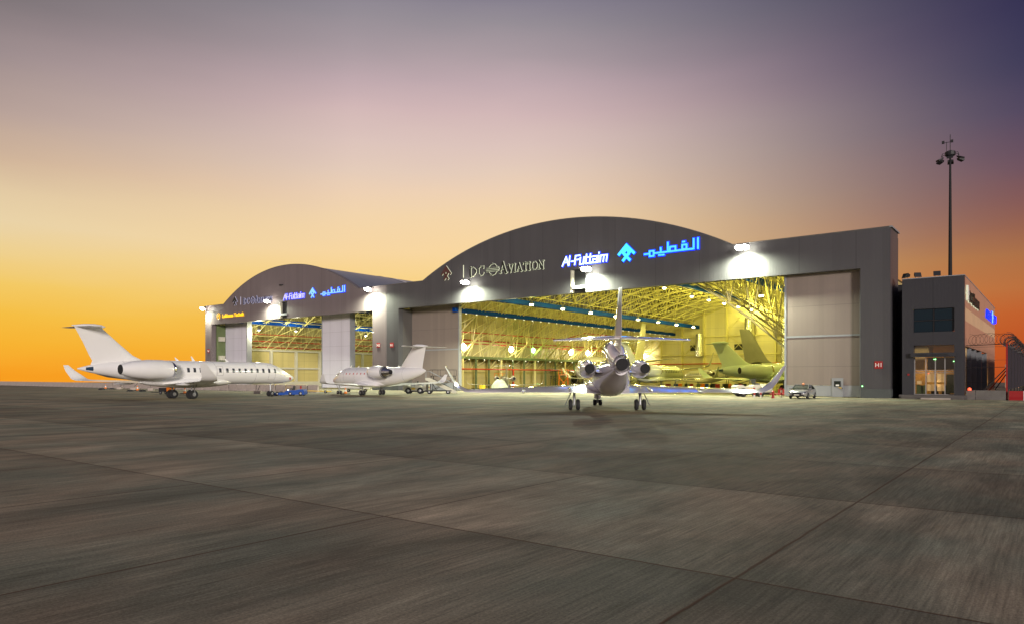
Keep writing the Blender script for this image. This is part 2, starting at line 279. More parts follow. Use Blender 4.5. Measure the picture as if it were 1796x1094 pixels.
# ------------------------------------------------------------------ hangars
Y0 = 82.8; YB = 170.
LINT = 13.85; PAR = 17.95
def arc_z(x, cx, cz, r): return cz+math.sqrt(max(0, r*r-(x-cx)**2))
LAMP_Y = 81.75
def hangar(label, X0, X1, cx, cz, r, clad, leafs, notch, opx, YBK, XW):
    H = empty('aircraft_hangar', ((X0+X1)/2, Y0, 0), 0, label, 'hangar')
    ox = (X0+X1)/2
    def P(m, name, mt, parent=H, **k):
        m.v = [(v[0]-ox, v[1]-Y0, v[2]) for v in m.v]; return m.build(name, mt, parent, **k)
    hw = math.sqrt(r*r-(PAR-cz)**2)
    a0, a1 = cx-hw, cx+hw
    pl, pr_ = opx
    # facade: header with arched top, split round the notch so its recess is open
    n0, n1 = notch
    def top(x): return max(PAR, arc_z(x, cx, cz, r)) if a0 < x < a1 else PAR
    xs = sorted(set([X0, pl, pr_, X1, a0, a1, n0, n1]+[a0+(a1-a0)*i/48 for i in range(49)]))
    m = MB(); D = 1.0
    prof = [(x, top(x)) for x in xs]
    low = lambda x0, x1: 17.1 if (x0 >= n0-1e-6 and x1 <= n1+1e-6) else (0 if (x1 <= pl+1e-6 or x0 >= pr_-1e-6) else LINT)
    yb = Y0+D
    for (xa, za), (xb, zb) in zip(prof, prof[1:]):
        la = low(xa, xb)
        m.quad((xa, Y0, la), (xb, Y0, la), (xb, Y0, zb), (xa, Y0, za)); m.quad((xa, yb, la), (xa, yb, za), (xb, yb, zb), (xb, yb, la))
        m.quad((xa, Y0, za), (xb, Y0, zb), (xb, yb, zb), (xa, yb, za))
        if la > 0: m.quad((xa, Y0, la), (xa, yb, la), (xb, yb, la), (xb, Y0, la))
    for x, z0, z1 in ((X0, 0, PAR), (X1, 0, PAR), (pl, 0, LINT), (pr_, 0, LINT), (n0, LINT, 17.1), (n1, LINT, 17.1)):
        m.quad((x, Y0, z0), (x, yb, z0), (x, yb, z1), (x, Y0, z1))
    P(m, 'facade', clad, recalc=False)
    # thin coping along the arched parapet
    m = MB(); m.tube([(x, Y0+.0, z+.04) for x, z in prof], .06, 4); P(m, 'parapet_coping', 'coping_metal')
    # notch recess
    m = MB(); m.box(n0+.02, n1-.02, Y0+.55, Y0+.95, LINT+.02, 17.08); P(m, 'notch_panel', 'dark_steel')
    m = MB(); m.box(n0+.05, n0+.32, Y0-.02, Y0+.5, LINT+.1, 17.0); P(m, 'notch_jamb', 'cream')
    m = MB(); m.box(n0+.35, n1-.02, Y0-.12, Y0+.5, LINT+.55, LINT+.95); P(m, 'notch_sill', 'trim_light')
    # portal depth, side walls, back wall
    m = MB(); m.box(pl-.35, pl-.003, yb, Y0+3.2, 0, LINT); P(m, 'portal_return', 'clad_side'); m = MB(); m.box(pr_+.003, pr_+.35, yb, Y0+.95+.25, 0, LINT); P(m, 'portal_return', 'clad_side')
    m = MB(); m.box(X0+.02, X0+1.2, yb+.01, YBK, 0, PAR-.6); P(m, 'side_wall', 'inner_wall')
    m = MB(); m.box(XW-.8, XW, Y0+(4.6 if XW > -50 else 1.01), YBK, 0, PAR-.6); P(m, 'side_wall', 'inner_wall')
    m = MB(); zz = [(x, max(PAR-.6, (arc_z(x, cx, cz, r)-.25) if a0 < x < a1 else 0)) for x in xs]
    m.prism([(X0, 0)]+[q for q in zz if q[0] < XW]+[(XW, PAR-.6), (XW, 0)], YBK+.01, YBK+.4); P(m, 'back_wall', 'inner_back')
    # roof barrel: outside metal, inside lining
    bx = [a0+(a1-a0)*i/40 for i in range(41)]
    mo, mi = MB(), MB()
    for xa, xb in zip(bx, bx[1:]):
        za, zb = arc_z(xa, cx, cz, r), arc_z(xb, cx, cz, r)
        mo.quad((xa, yb+.01, za-.12), (xb, yb+.01, zb-.12), (xb, YBK+.3, zb-.12), (xa, YBK+.3, za-.12))
        mi.quad((xa, yb+.01, za-.42), (xb, yb+.01, zb-.42), (xb, YBK, zb-.42), (xa, YBK, za-.42))
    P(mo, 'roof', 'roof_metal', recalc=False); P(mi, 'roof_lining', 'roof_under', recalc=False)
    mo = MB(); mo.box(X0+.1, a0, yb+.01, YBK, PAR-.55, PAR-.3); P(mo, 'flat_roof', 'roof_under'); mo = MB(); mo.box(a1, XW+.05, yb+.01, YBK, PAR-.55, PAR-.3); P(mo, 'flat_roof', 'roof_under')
    m = MB()
    for f in (.22, .36, .52, .7):
        for sx_ in (.70, .78):
            yv = yb+(YBK-yb)*f
            pts = [(cx+hw*q, arc_z(cx+hw*q, cx, cz, r)-.04) for q in (.15, .3, .45, .6, .75, .9)]
        m.loft([[(x, yv, z), (x, yv+1.5, z)] for x, z in pts], cap=False, closed=False); P(m, 'skylight', 'paint_white'); m = MB()
    m = MB(); m.box(X0+1.2, XW-.8, Y0+.4, YBK, 0, .012); P(m, 'hangar_floor', 'hangar_floor')
    # roof trusses
    zi = lambda x: 20.1-.0150*(x-cx)**2
    zo = lambda x: min((arc_z(x, cx, cz, r) if a0 < x < a1 else PAR)-.55, 60) if a0 < x < a1 else PAR-.8
    xl, xr = X0+1.3, XW-1.0
    K = 24; nx = [xl+(xr-xl)*i/K for i in range(K+1)]
    NT = 16; ty = [Y0+3.6+(YBK-Y0-5)*i/(NT-1) for i in range(NT)]
    for y in ty:
        m = MB()
        m.tube([(x, y, zi(x)) for x in nx], .12, 4); m.tube([(x, y, zo(x)) for x in nx], .10, 4)
        for i in range(K):
            xa, xb = nx[i], nx[i+1]; xm = (xa+xb)/2
            m.tube([(xa, y, zi(xa)), (xm, y, zo(xm))], .07, 4); m.tube([(xm, y, zo(xm)), (xb, y, zi(xb))], .07, 4)
            if i % 2 == 0: m.tube([(xa, y, zi(xa)), (xa, y, zo(xa))], .045, 4)
        P(m, 'roof_truss', 'truss_paint', recalc=False)
    for i in range(0, K+1, 2):
        m = MB(); x = nx[i]
        m.tube([(x, ty[0], zi(x)), (x, ty[-1], zi(x))], .08, 4); xo = x
        m.tube([(x, ty[0], zo(x)+.12), (x, ty[-1], zo(x)+.12)], .09, 4)
        P(m, 'purlin', 'truss_paint', recalc=False)
    for j in range(NT-1):
        m = MB()
        for i in range(0, K, 2):
            a, b = nx[i], nx[i+2] if i+2 <= K else nx[K]
            m.tube([(a, ty[j], zi(a)), (b, ty[j+1], zi(b))], .06, 4); m.tube([(b, ty[j], zi(b)), (a, ty[j+1], zi(a))], .05, 4)
            if j % 2 == 0: m.tube([(b, ty[j], zi(b)), (a, ty[j+1], zo(a))], .04, 4)
        P(m, 'roof_brace', 'truss_paint', recalc=False)
    # front girder behind the header
    m = MB()
    for i in range(K):
        xa, xb = nx[i], nx[i+1]
        m.tube([(xa, Y0+1.3, LINT+.3), (xb, Y0+1.3, LINT+3)], .05, 4); m.tube([(xb, Y0+1.3, LINT+3), (xb, Y0+1.3, LINT+.3)], .05, 4)
    P(m, 'front_girder', 'truss_paint', recalc=False)
    # door leaves
    for lx0, lx1, ly, th, mt, kick in leafs:
        m = MB(); m.box(lx0, lx1, ly, ly+th, .25 if not kick else 1.32, LINT+.6); d = P(m, 'door_leaf', mt)
        m = MB(); m.box(lx1-.12, lx1+.10, ly-.06, ly+th+.02, .1, LINT+.5); P(m, 'frame', 'trim_light', d); m = MB(); m.box(lx0-.10, lx0+.12, ly-.06, ly+th+.02, .1, LINT+.5)
        P(m, 'frame', 'trim_light', d)
        if kick:
            m = MB(); m.box(lx0+.13, lx1-.13, ly-.04, ly-.001, 6.72, 6.92); P(m, 'rail', 'trim_light', d)
            m = MB(); m.box(lx0+.13, lx1-.13, ly-.03, ly+th, .08, 1.30); P(m, 'kick_panel', 'trim_light', d)
    # red pipes along the side wall, wall columns
    m = MB()
    for z in (9.35,): m.tube([(X0+1.55, Y0+4, z), (X0+1.55, YBK-1, z)], .12, 6)
    P(m, 'fire_main', 'red_pipe')
    for j, y in enumerate(ty):
        m = MB(); m.box(X0+1.2, X0+1.65, y-.2, y+.2, 0, zi(X0+1.8)+.4); P(m, 'wall_column', 'truss_paint')
    return H, P, ty, zi
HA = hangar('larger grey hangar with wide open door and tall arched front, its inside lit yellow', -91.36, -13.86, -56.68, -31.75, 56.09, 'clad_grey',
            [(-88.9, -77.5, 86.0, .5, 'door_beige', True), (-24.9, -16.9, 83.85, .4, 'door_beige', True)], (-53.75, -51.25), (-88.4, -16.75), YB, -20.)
HB = hangar('smaller mauve hangar on the left with lower arched front and two parted door leaves', -150.83, -91.38, -121.09, -18.2, 42.44, 'clad_mauve',
            [(-148.0, -139.4, 86.0, 1.1, 'door_lavender', False), (-113.3, -104.8, 86.0, 1.0, 'door_lavender', False)], (-122.7, -120.1), (-148.2, -95.0), 165., -91.4)
# ---- larger hangar's own inside
H, P, ty, zi = HA
for X, z, w in ((-78., 13.2, .7), (-71.5, 14.75, .8), (-56.8, 20.0, 1.0), (-35.5, 16.6, .9)):
    m = MB(); m.box(X-.35, X+.35, Y0+2.5, YB-1, z-w/2, z+w/2); P(m, 'crane_rail', 'blue_beam')
for X in (-58.5, -50.):
    m = MB(); m.rev((X, YB-1.4, 6.8 if X < -55 else 6.2), (0, 0, 1), [(0, .9), (.0, 1.1), (9.5, 1.1), (9.6, .9)], 20); d = P(m, 'air_duct', 'duct', smooth=True)
    m = MB(); m.rev((X, YB-1.4, 4.9 if X < -55 else 4.3), (0, 0, 1), [(0, .9), (.3, 1.5), (.5, 1.5), (1.9, 1.1)], 16); P(m, 'diffuser', 'duct', d, smooth=True)
m = MB(); m.rev((-71., YB-1.4, 7.5), (0, 0, 1), [(0, 1.0), (5.5, 1.0)], 16); P(m, 'air_duct', 'duct', smooth=True)
for X in (-61.6, -45.3, -73):
    m = MB(); m.box(X-1., X+1., YB-.12, YB-.02, 8.9, 10.3); P(m, 'wall_louvre', 'dark_steel')
for i in range(12):     # back-wall columns and cross bracing
    x = -88+i*5.9
    m = MB(); m.box(x-.2, x+.2, YB-.75, YB-.05, 0, zi(x)+1.2); P(m, 'back_column', 'truss_paint')
    if i % 2 == 0 and i < 12:
        m = MB()
        for z in (1, 7.2, 13.4):
            if z+5.5 < zi(x)+3: m.tube([(x, YB-.4, z), (x+5.9, YB-.4, z+6)], .07, 4); m.tube([(x+5.9, YB-.4, z), (x, YB-.4, z+6)], .07, 4)
        P(m, 'wall_brace', 'truss_paint', recalc=False)
for z, c in ((7.8, 'truss_paint'), (12.3, 'truss_paint'), (5.6, 'red_pipe')):
    m = MB(); m.tube([(-89, YB-.9, z), (-21, YB-.9, z)], .13, 6); P(m, 'wall_girt', c)
# lean-to workshops on the side wall, with red main and columns
m = MB(); m.box(-90.1, -86.6, Y0+14, YB-1, 5.7, 6.15); P(m, 'mezzanine', 'green_steel')
m = MB(); m.box(-90.1, -89.6, Y0+14, YB-1, .1, 5.7); P(m, 'workshop_wall', 'inner_wall')
for i in range(19):
    y = Y0+14.5+i*3.8
    m = MB(); m.box(-86.95, -86.65, y-.15, y+.15, 0, 5.7); P(m, 'mezzanine_post', 'green_steel' if i % 3 else 'truss_paint')
m = MB(); m.tube([(-86.3, Y0+13, 3.75), (-86.3, YB-2, 3.75)], .13, 6); m.tube([(-86.3, 112, 3.75), (-86.3, 112, .1)], .16, 6); P(m, 'sprinkler_main', 'red_pipe')
m = MB(); m.tube([(-88., Y0+5, 8.6), (-88., YB-2, 8.6)], .10, 6); m.tube([(-85., Y0+5, 10.4), (-85, 128, 10.4), (-82, 132, 11.8), (-82, YB-2, 11.8)], .10, 6); P(m, 'sprinkler_branch', 'red_pipe')
for i in range(9):
    y = 98+i*8.
    m = MB(); m.tube([(-86.5, y, 6.1), (-86.0, y+1, 8), (-85.5, y+2.5, 10)], .07, 4); m.tube([(-86.5, y+5, 6.1), (-86.0, y+3.5, 8), (-85.5, y+2.5, 10)], .07, 4); P(m, 'strut', 'truss_paint')
m = MB()
for i in range(16):
    y = Y0+16+i*4.4; m.box(-86.55, -86.45, y-.07, y+.07, 5.48, 5.62)
P(m, 'strip_lights', 'dot_glow')
for i in range(30):
    if i == 0: m = MB()
    y = Y0+6+i*2.7; m.box(-78.5, -78.36, y-.07, y+.07, 12.75, 12.89)
P(m, 'rail_lights', 'dot_glow')
# small door and fittings of the right leaf
m = MB(); m.box(-19.85, -18.68, 83.72, 83.80, .05, 2.12); d = P(m, 'personnel_door', 'trim_light'); tag(d, 'grey personnel door in the right leaf')
m = MB(); m.box(-19.60, -18.92, 83.69, 83.715, 1.18, 1.80); P(m, 'door_window', 'car_glass', d)
m = MB(); m.box(-19.42, -19.08, 83.67, 83.688, 1.26, 1.42); P(m, 'notice', 'paint_white', d)
m = MB(); m.prism([(-19.2, 1.12), (-18.85, 1.10), (-18.85, .95)], 83.68, 83.71); P(m, 'sticker', 'paint_yellow', d)
m = MB(); m.box(-18.80, -18.72, 83.66, 83.715, .95, 1.05); P(m, 'handle', 'frame_dark', d)
m = MB(); m.box(-16.74, -13.80, 82.72, 82.797, 0, .95); P(m, 'plinth', 'plinth'); m = MB(); m.box(-91.3, -88.42, 82.72, 82.797, 0, .95); P(m, 'plinth', 'plinth')
m = MB(); m.box(-13.855, -13.80, 82.75, 87.2, 0, .95); P(m, 'side_plinth', 'plinth')
m = MB(); m.box(-13.95, -13.862, Y0+1.003, 87.098, 0, 17.9); m.box(-20, -13.86, 87.1, 87.3, 0, 17.4); P(m, 'end_wall', 'clad_side')
m = MB(); m.box(-13.98, -13.70, Y0-.05, 87.3, 17.9, 18.05); P(m, 'end_coping', 'trim_light')
m = MB(); m.box(-17, -11.2, 90.0, 98, 0, 12.6); P(m, 'link_block', 'dark_steel')
for k, (x, z) in enumerate([(-16.55, 1.55)]):
    m = MB(); m.box(x-.05, x+.05, 82.7, 82.79, 1.2, 1.32); P(m, 'beacon', 'exit_green')
# ---- smaller hangar's inside: pale partition with posts and beam along its side wall
H, P, ty, zi = HB
m = MB(); m.box(-149.6, -148.9, Y0+6, 160, .05, 9.1); P(m, 'partition', 'inner_wall')
for i in range(11):
    y = 91+i*7.; m = MB(); m.box(-148.9, -148.3, y-.28, y+.28, 0, 8.4); P(m, 'partition_post', 'cream')
for z in (4.4, 8.6):
    m = MB(); m.box(-148.88, -148.45, Y0+6, 160, z-.2, z+.2); P(m, 'partition_beam', 'cream')
m = MB(); m.box(-148.85, -148.2, Y0+6, 160, .05, 1.2); P(m, 'partition_kerb', 'cream')
for X, z in ((-141, 14.6), (-101.5, 14.6)):
    m = MB(); m.box(X-.3, X+.3, Y0+2.5, 163, z-.6, z+.6); P(m, 'crane_rail', 'blue_beam')
m = MB(); m.tube([(-147, Y0+4, 10.6), (-147, 160, 10.6)], .13, 6); m.tube([(-144, Y0+4, 12.0), (-144, 160, 12.0)], .08, 6); P(m, 'sprinkler_main', 'red_pipe')
m = MB(); m.box(-148.15, -147.9, 83.9, 85.95, 0, 13.8); P(m, 'door_jamb', 'green_steel')
for z in (6.0, 10.2):
    m = MB(); m.box(-147.9, -147.4, 84.2, 85.6, z, z+1.0); P(m, 'jamb_bracket', 'cream')
for i in range(6):
    m = MB(); m.box(-137, -136.6, 100+i*8, 100.4+i*8, 0, .1)
# low plinth lines on facade B
m = MB(); m.box(-94.98, -91.40, 82.72, 82.797, 0, .9); P(m, 'plinth', 'plinth'); m = MB(); m.box(-150.8, -148.22, 82.72, 82.797, 0, .9); P(m, 'plinth', 'plinth')

# ------------------------------------------------------------------ lettering helpers (strokes on a vertical plane)
def stroke(mb, pts, w, tf, d0, d1, ext=.5, closed=False):
    pts = [Vector(p) for p in pts]
    if closed: pts = pts+[pts[0]]
    for k, (a, b) in enumerate(zip(pts, pts[1:])):
        d = (b-a); l = d.length; d = d/l if l > 0 else Vector((1, 0)); n_ = Vector((-d.y, d.x))*w/2
        a2 = a-d*w*ext; b2 = b+d*w*ext; e = .003*(k % 4)
        mb.loft([[tf(*(a2+n_), d0-e), tf(*(b2+n_), d0-e), tf(*(b2-n_), d0-e), tf(*(a2-n_), d0-e)], [tf(*(a2+n_), d1), tf(*(b2+n_), d1), tf(*(b2-n_), d1), tf(*(a2-n_), d1)]])
def plane_tf(o, sc_, ax='X', yv=82.8):
    ox, oz = o
    if ax == 'X': return lambda u, v, d: (ox+u*sc_, yv+d, oz+v*sc_)
    return lambda u, v, d: (yv-d, ox+u*sc_, oz+v*sc_)
def sign(name, label, strokes, tf, face, halo, w, hw, lift=.22, group=None):
    ee = empty(name, tf(0, 0, 0), 0, label, 'sign', group); o = Vector(tf(0, 0, 0))
    for nm, m_, ww, d0, d1 in (('backlight', halo, w+hw, -.10, -.02), ('lettering', face, w, -lift, -.115)):
        if m_ is None: continue
        m = MB()
        for s in strokes:
            pts, cl = (s[0], s[1]) if isinstance(s, tuple) else (s, False)
            sw = ww if not (isinstance(s, tuple) and len(s) > 2) else (s[2]+(ww-w))
            stroke(m, pts, sw, tf, d0, d1, closed=cl)
        m.v = [tuple(Vector(v)-o) for v in m.v]; m.build(nm, m_, ee)
    return ee
# squared arabic lettering, measured along its base line
def AR(x, y): return ((x-1035)/620*7.45, (298-(x-1040)*.118-y)/90)
ARAB = [[AR(1040, 298), AR(1090, 292)], ([AR(1098, 262), AR(1145, 256), AR(1145, 316), AR(1098, 322)], True), [AR(1150, 285), AR(1592, 233)], [AR(1226, 225), AR(1228, 270)],
        [AR(1207, 307), AR(1222, 305)], [AR(1244, 303), AR(1260, 301)], [AR(1307, 165), AR(1307, 262)], [AR(1335, 212), AR(1393, 206), AR(1393, 250)], [AR(1330, 255), AR(1330, 214)],
        ([AR(1468, 190), AR(1515, 185), AR(1515, 236), AR(1468, 242)], True), [AR(1475, 156), AR(1492, 154)], [AR(1592, 125), AR(1592, 228)], [AR(1638, 118), AR(1638, 228)]]
EMBL = [[(-1.08, -.02), (0, 1.06), (1.08, -.02)], ([(-.46, .10), (0, .56), (.46, .10), (0, -.36)], True), [(-.26, -.16), (.44, -.86)], [(.26, -.16), (-.44, -.86)]]
F = {'A': ([[(0, 0), (.36, 1), (.74, 0)], [(.14, .36), (.58, .36)]], .80), 'l': ([[(0, 0), (0, 1.05)]], .26), '-': ([[(0, .42), (.22, .42)]], .44), 'F': ([[(0, 0), (0, 1), (.52, 1)], [(0, .55), (.42, .55)]], .62),
     'u': ([[(0, .72), (0, 0), (.42, 0), (.42, .72)]], .60), 't': ([[(.1, 1.), (.1, 0), (.36, 0)], [(-.08, .68), (.40, .68)]], .46), 'a': ([[(.0, .70), (.44, .70), (.44, 0), (0, 0), (0, .38), (.44, .38)]], .62),
     'i': ([[(0, 0), (0, .70)], [(0, .98), (0, 1.05)]], .24), 'm': ([[(0, 0), (0, .70), (.72, .70), (.72, 0)], [(.36, .70), (.36, 0)]], .95)}
def word(txt, tabl, x=0, shear=.12, sc_=1):
    out = []
    for ch in txt:
        g, adv = tabl[ch]
        for s in g: out.append([((x+p[0]+shear*p[1])*sc_, p[1]*sc_) for p in s])
        x += adv
    return out, x*sc_
AF, afw = word('Al-Futtaim', F)
TH, TK = .06, .15   # serif capitals: thin and thick strokes
def G(*s): return [(list(p), False, w) for p, w in s]
SER = {'D': (G(([(.12, 0), (.12, 1)], TK), ([(0, .03), (.45, .03), (.68, .22), (.78, .5)], TH), ([(.78, .42), (.78, .62)], TK), ([(.78, .5), (.68, .8), (.45, .97), (0, .97)], TH)), .98),
       'C': (G(([(.75, .78), (.6, .95), (.38, .98), (.18, .82)], TH), ([(.12, .30), (.12, .70)], TK), ([(.16, .2), (.38, .02), (.62, .05), (.78, .25)], TH), ([(.75, .74), (.75, 1)], TH)), .95),
       'A': (G(([(.08, 0), (.42, 1)], TH), ([(.42, 1), (.78, 0)], TK), ([(.2, .36), (.66, .36)], TH), ([(-.04, .02), (.2, .02)], TH), ([(.62, .02), (.94, .02)], TH)), .98),
       'V': (G(([(.08, 1), (.42, 0)], TK), ([(.42, 0), (.76, 1)], TH), ([(-.06, .98), (.24, .98)], TH), ([(.62, .98), (.9, .98)], TH)), .90),
       'I': (G(([(.15, 0), (.15, 1)], TK), ([(0, .02), (.3, .02)], TH), ([(0, .98), (.3, .98)], TH)), .44),
       'T': (G(([(.4, 0), (.4, 1)], TK), ([(.04, .98), (.76, .98)], TH), ([(.25, .02), (.55, .02)], TH), ([(.04, .8), (.04, .98)], TH), ([(.76, .8), (.76, .98)], TH)), .86),
       'O': (G(([(.12, .3), (.12, .7)], TK), ([(.84, .3), (.84, .7)], TK), ([(.14, .75), (.3, .97), (.66, .97), (.82, .75)], TH), ([(.14, .25), (.3, .03), (.66, .03), (.82, .25)], TH)), 1.04),
       'N': (G(([(.12, 0), (.12, 1)], TH), ([(.12, 1), (.78, 0)], TK), ([(.78, 0), (.78, 1)], TH), ([(-.04, .02), (.28, .02)], TH), ([(.64, .98), (.94, .98)], TH)), 1.0)}
def serif(S_):
    out = []; x = 0
    def put(ch, sz, x, dz=0, q=1.):
        g, adv = SER[ch]
        for pts, c, w in g: out.append(([(x+p[0]*sz*q, dz+p[1]*sz) for p in pts], False, w*max(.75, sz)))
        return x+adv*sz*q
    x = put('D', 1.46, x, 0, 1.12); x = put('C', 1.46, x+.05, 0, 1.12); x += .15
    gx0 = x+1.35
    out.append(([(gx0-.78, 1.15), (gx0-.45, 1.48), (gx0, 1.62), (gx0+.45, 1.48), (gx0+.78, 1.15)], False, .10)); out.append(([(gx0-.78, .35), (gx0-.45, .02), (gx0, -.12), (gx0+.45, .02), (gx0+.78, .35)], False, .10))
    for k, z in enumerate((.98, .75, .52)): out.append(([(gx0-1.25+.1*abs(k-1), z), (gx0+1.25-.1*abs(k-1), z)], False, .13))
    x = gx0+1.40
    x = put('A', 1.62, x); x += .02
    for ch in 'VIATION': x = put(ch, 1.16, x+.04)
    return [([(p[0]*S_, p[1]*S_) for p in a], c, w*S_) for a, c, w in out], x*S_
DC, dcw = serif(1.0)
def logo_set(xs, zs, k, mats, where, yv, ax='X', bright=True):
    (xe, xd, xdc, xaf, xem, xar, wdc, waf, war) = xs
    T = lambda x, z, s_: plane_tf((x, z), s_, ax, yv)
    sign('company_emblem', 'dark diamond emblem before serif lettering on '+where, [([(p[0]*.82, p[1]*.95) for p in s[0]], True) if isinstance(s, tuple) else [(p[0]*.82, p[1]*.95) for p in s] for s in EMBL], T(xe, zs+.95*k, k), mats[1], mats[2], .30*k, .07*k)
    sign('sign_divider', 'thin upright divider bar before serif lettering on '+where, [[(0, 0), (0, 1.9)]], T(xd, zs, k), mats[2], None, .07, 0)
    s_ = wdc/dcw; sign('company_lettering', 'dark serif capital lettering with pale glowing edges on '+where, [([(p[0]*s_, p[1]*k*.98) for p in a], c, w*s_) for a, c, w in DC], T(xdc, zs, 1), mats[0], mats[2], .1, .09*k)
    s_ = waf/afw; hh = 1.05*k/s_ if s_ else 1
    sign('company_lettering', 'glowing blue and white latin lettering on '+where, [[(p[0]*s_, p[1]*1.22*k) for p in s] for s in AF], T(xaf, zs, 1), mats[3], mats[5], .165*k, .20*k)
    sign('company_emblem', 'glowing light blue diamond emblem on '+where, EMBL, T(xem, zs+.72*k, k), mats[4], mats[5], .34*k, .14*k)
    s_ = war/7.45; sign('company_lettering', 'glowing blue squared arabic lettering on '+where, [([(p[0]*s_, p[1]*k) for p in s[0]], True) if isinstance(s, tuple) else [(p[0]*s_, p[1]*k) for p in s] for s in ARAB], T(xar, zs+.30*k, 1), mats[6], mats[5], .21*k, .20*k)
logo_set((-77.25, -73.53, -72.3, -55.0, -44.9, -42.3, 14.2, 7.4, 7.5), 17.72, 1.0, ('letter_dark', 'emblem_maroon', 'pale_edge', 'neon_white', 'neon_cyan', 'neon_halo', 'neon_face'), 'the larger hangar front', 82.8)
logo_set((-138.6, -136.3, -135.4, -121.1, -111.8, -109.3, 10.4, 6.9, 7.1), 17.45, .84, ('letter_navy', 'letter_dark', 'pale_edge_dim', 'lilac_face', 'sky_face', 'neon_halo', 'sky_face'), 'the smaller hangar front', 82.8)

def text(name, txt, size, loc, m, rot=(90, 0, 0), ext=.04, parent=None, bold=.0, width=None, shear=0):
    c = bpy.data.curves.new(name, 'FONT'); c.body = txt; c.size = size; c.extrude = ext; c.offset = bold; c.shear = shear
    o = bpy.data.objects.new(name, c); COL.objects.link(o); bpy.context.view_layer.update()
    me = bpy.data.meshes.new_from_object(o.evaluated_get(bpy.context.evaluated_depsgraph_get())); bpy.data.objects.remove(o)
    if width:
        w = max(v.co.x for v in me.vertices)
        for v in me.vertices: v.co.x *= width/w
    me.materials.clear(); me.materials.append(MATS[m]); o = bpy.data.objects.new(name, me); COL.objects.link(o)
    o.location = loc; o.rotation_euler = tuple(R(a) for a in rot); o.parent = parent; return o
e = empty('company_lettering', (-145.1, 82.8, 15.5), 0, 'yellow lit lettering with round crane emblem above the left door of the smaller hangar', 'sign')
text('lettering', 'Lufthansa Technik', 1.05, (1.5, -.14, -.42), 'yellow_letters', parent=e, bold=.025, width=8.5)
m = MB()
m.tube([(math.cos(a)*.62, -.14, math.sin(a)*.62) for a in [2*math.pi*i/24 for i in range(24)]], .06, 6, closed=True); m.build('emblem_ring', 'yellow_letters', e)
m = MB()
for a, b in (((-.42, -.12), (.0, .02)), ((0, .02), (.40, .30)), ((0, .02), (.30, -.22)), ((-.1, 0), (.12, .34))): m.tube([(a[0], -.14, a[1]), (b[0], -.14, b[1])], .055, 4)
m.build('emblem_bird', 'yellow_letters', e)
# red bay-number signs
def numsign(x, z, s_, txt, label):
    e = empty('bay_sign', (x, 82.78, z), 0, label, 'sign')
    MB().box(-s_/2, s_/2, -.06, 0, -s_/2, s_/2).build('sign_panel', 'paint_red', e)
    text('number', txt, s_*.78, (-s_*.45, -.075, -s_*.27), 'paint_white', ext=.008, parent=e, bold=.005)
numsign(-14.98, 3.52, .78, 'H1', 'square red sign reading H1 on the right pier of the larger hangar')
numsign(-90.0, 7.72, .82, 'H1', 'square red sign reading H1 on the grey pier right of the hangars\' meeting line')
numsign(-93.4, 7.78, .82, 'H2', 'square red sign reading H2 on the mauve pier right of the smaller hangar door')
numsign(-149.4, 8.05, .82, 'H2', 'square red sign reading H2 on the far left pier of the smaller hangar')
m = MB(); m.box(-.5, .5, -.3, 0, -.08, .08); m.box(-.1, .1, -.5, -.3, -.05, .1); o = m.build('wall_fitting', 'dark_steel'); o.location = (-121.9, 82.79, 20.4); tag(o, 'small dark fitting high on the arch above the smaller hangar door', 'fitting')

# ------------------------------------------------------------------ facade floodlights
def flood(x, z, label, power, col=(.93, 1., .74)):
    e = empty('floodlight', (x, Y0, z), 0, label, 'floodlight', 'floodlights along the hangar fronts')
    m = MB(); m.tube([(0, 0, .35), (0, -1.0, .35)], .05, 6); m.build('bracket', 'dark_steel', e)
    m = MB(); m.loft([[(-.62, -1.5, .28), (.62, -1.5, .28), (.62, -.85, .5), (-.62, -.85, .5)], [(-.55, -1.35, .05), (.55, -1.35, .05), (.55, -.85, .2), (-.55, -.85, .2)]]); m.build('housing', 'dark_steel', e)
    m = MB(); m.rev((-.36, -1.32, -.02), (0, -.55, -.8), [(-.05, .34), (0, .46), (.06, .38)], 14); m.rev((.36, -1.32, -.02), (0, -.55, -.8), [(-.05, .34), (0, .46), (.06, .38)], 14); m.build('lamp_glass', 'lamp_glow', e, smooth=True)
    light('flood_beam', 'SPOT', (0, -1.1, -.3), power, col, e, (0, -.20, -.98), .35, 176, 1.)
flood(-72.2, 16.75, 'floodlight under the serif lettering on the larger hangar front', 34000)
flood(-50.4, 16.75, 'floodlight under the blue latin lettering on the larger hangar front', 44000)
flood(-29.1, 17.3, 'floodlight on the parapet right of the larger arch', 40000)
flood(-94.7, 17.4, 'floodlight on the parapet where the two hangars meet', 30000)
flood(-125.0, 17.3, 'floodlight at the end of the serif lettering on the smaller hangar front', 18000)
flood(-149.6, 17.3, 'floodlight on the far left corner of the smaller hangar front', 8000)

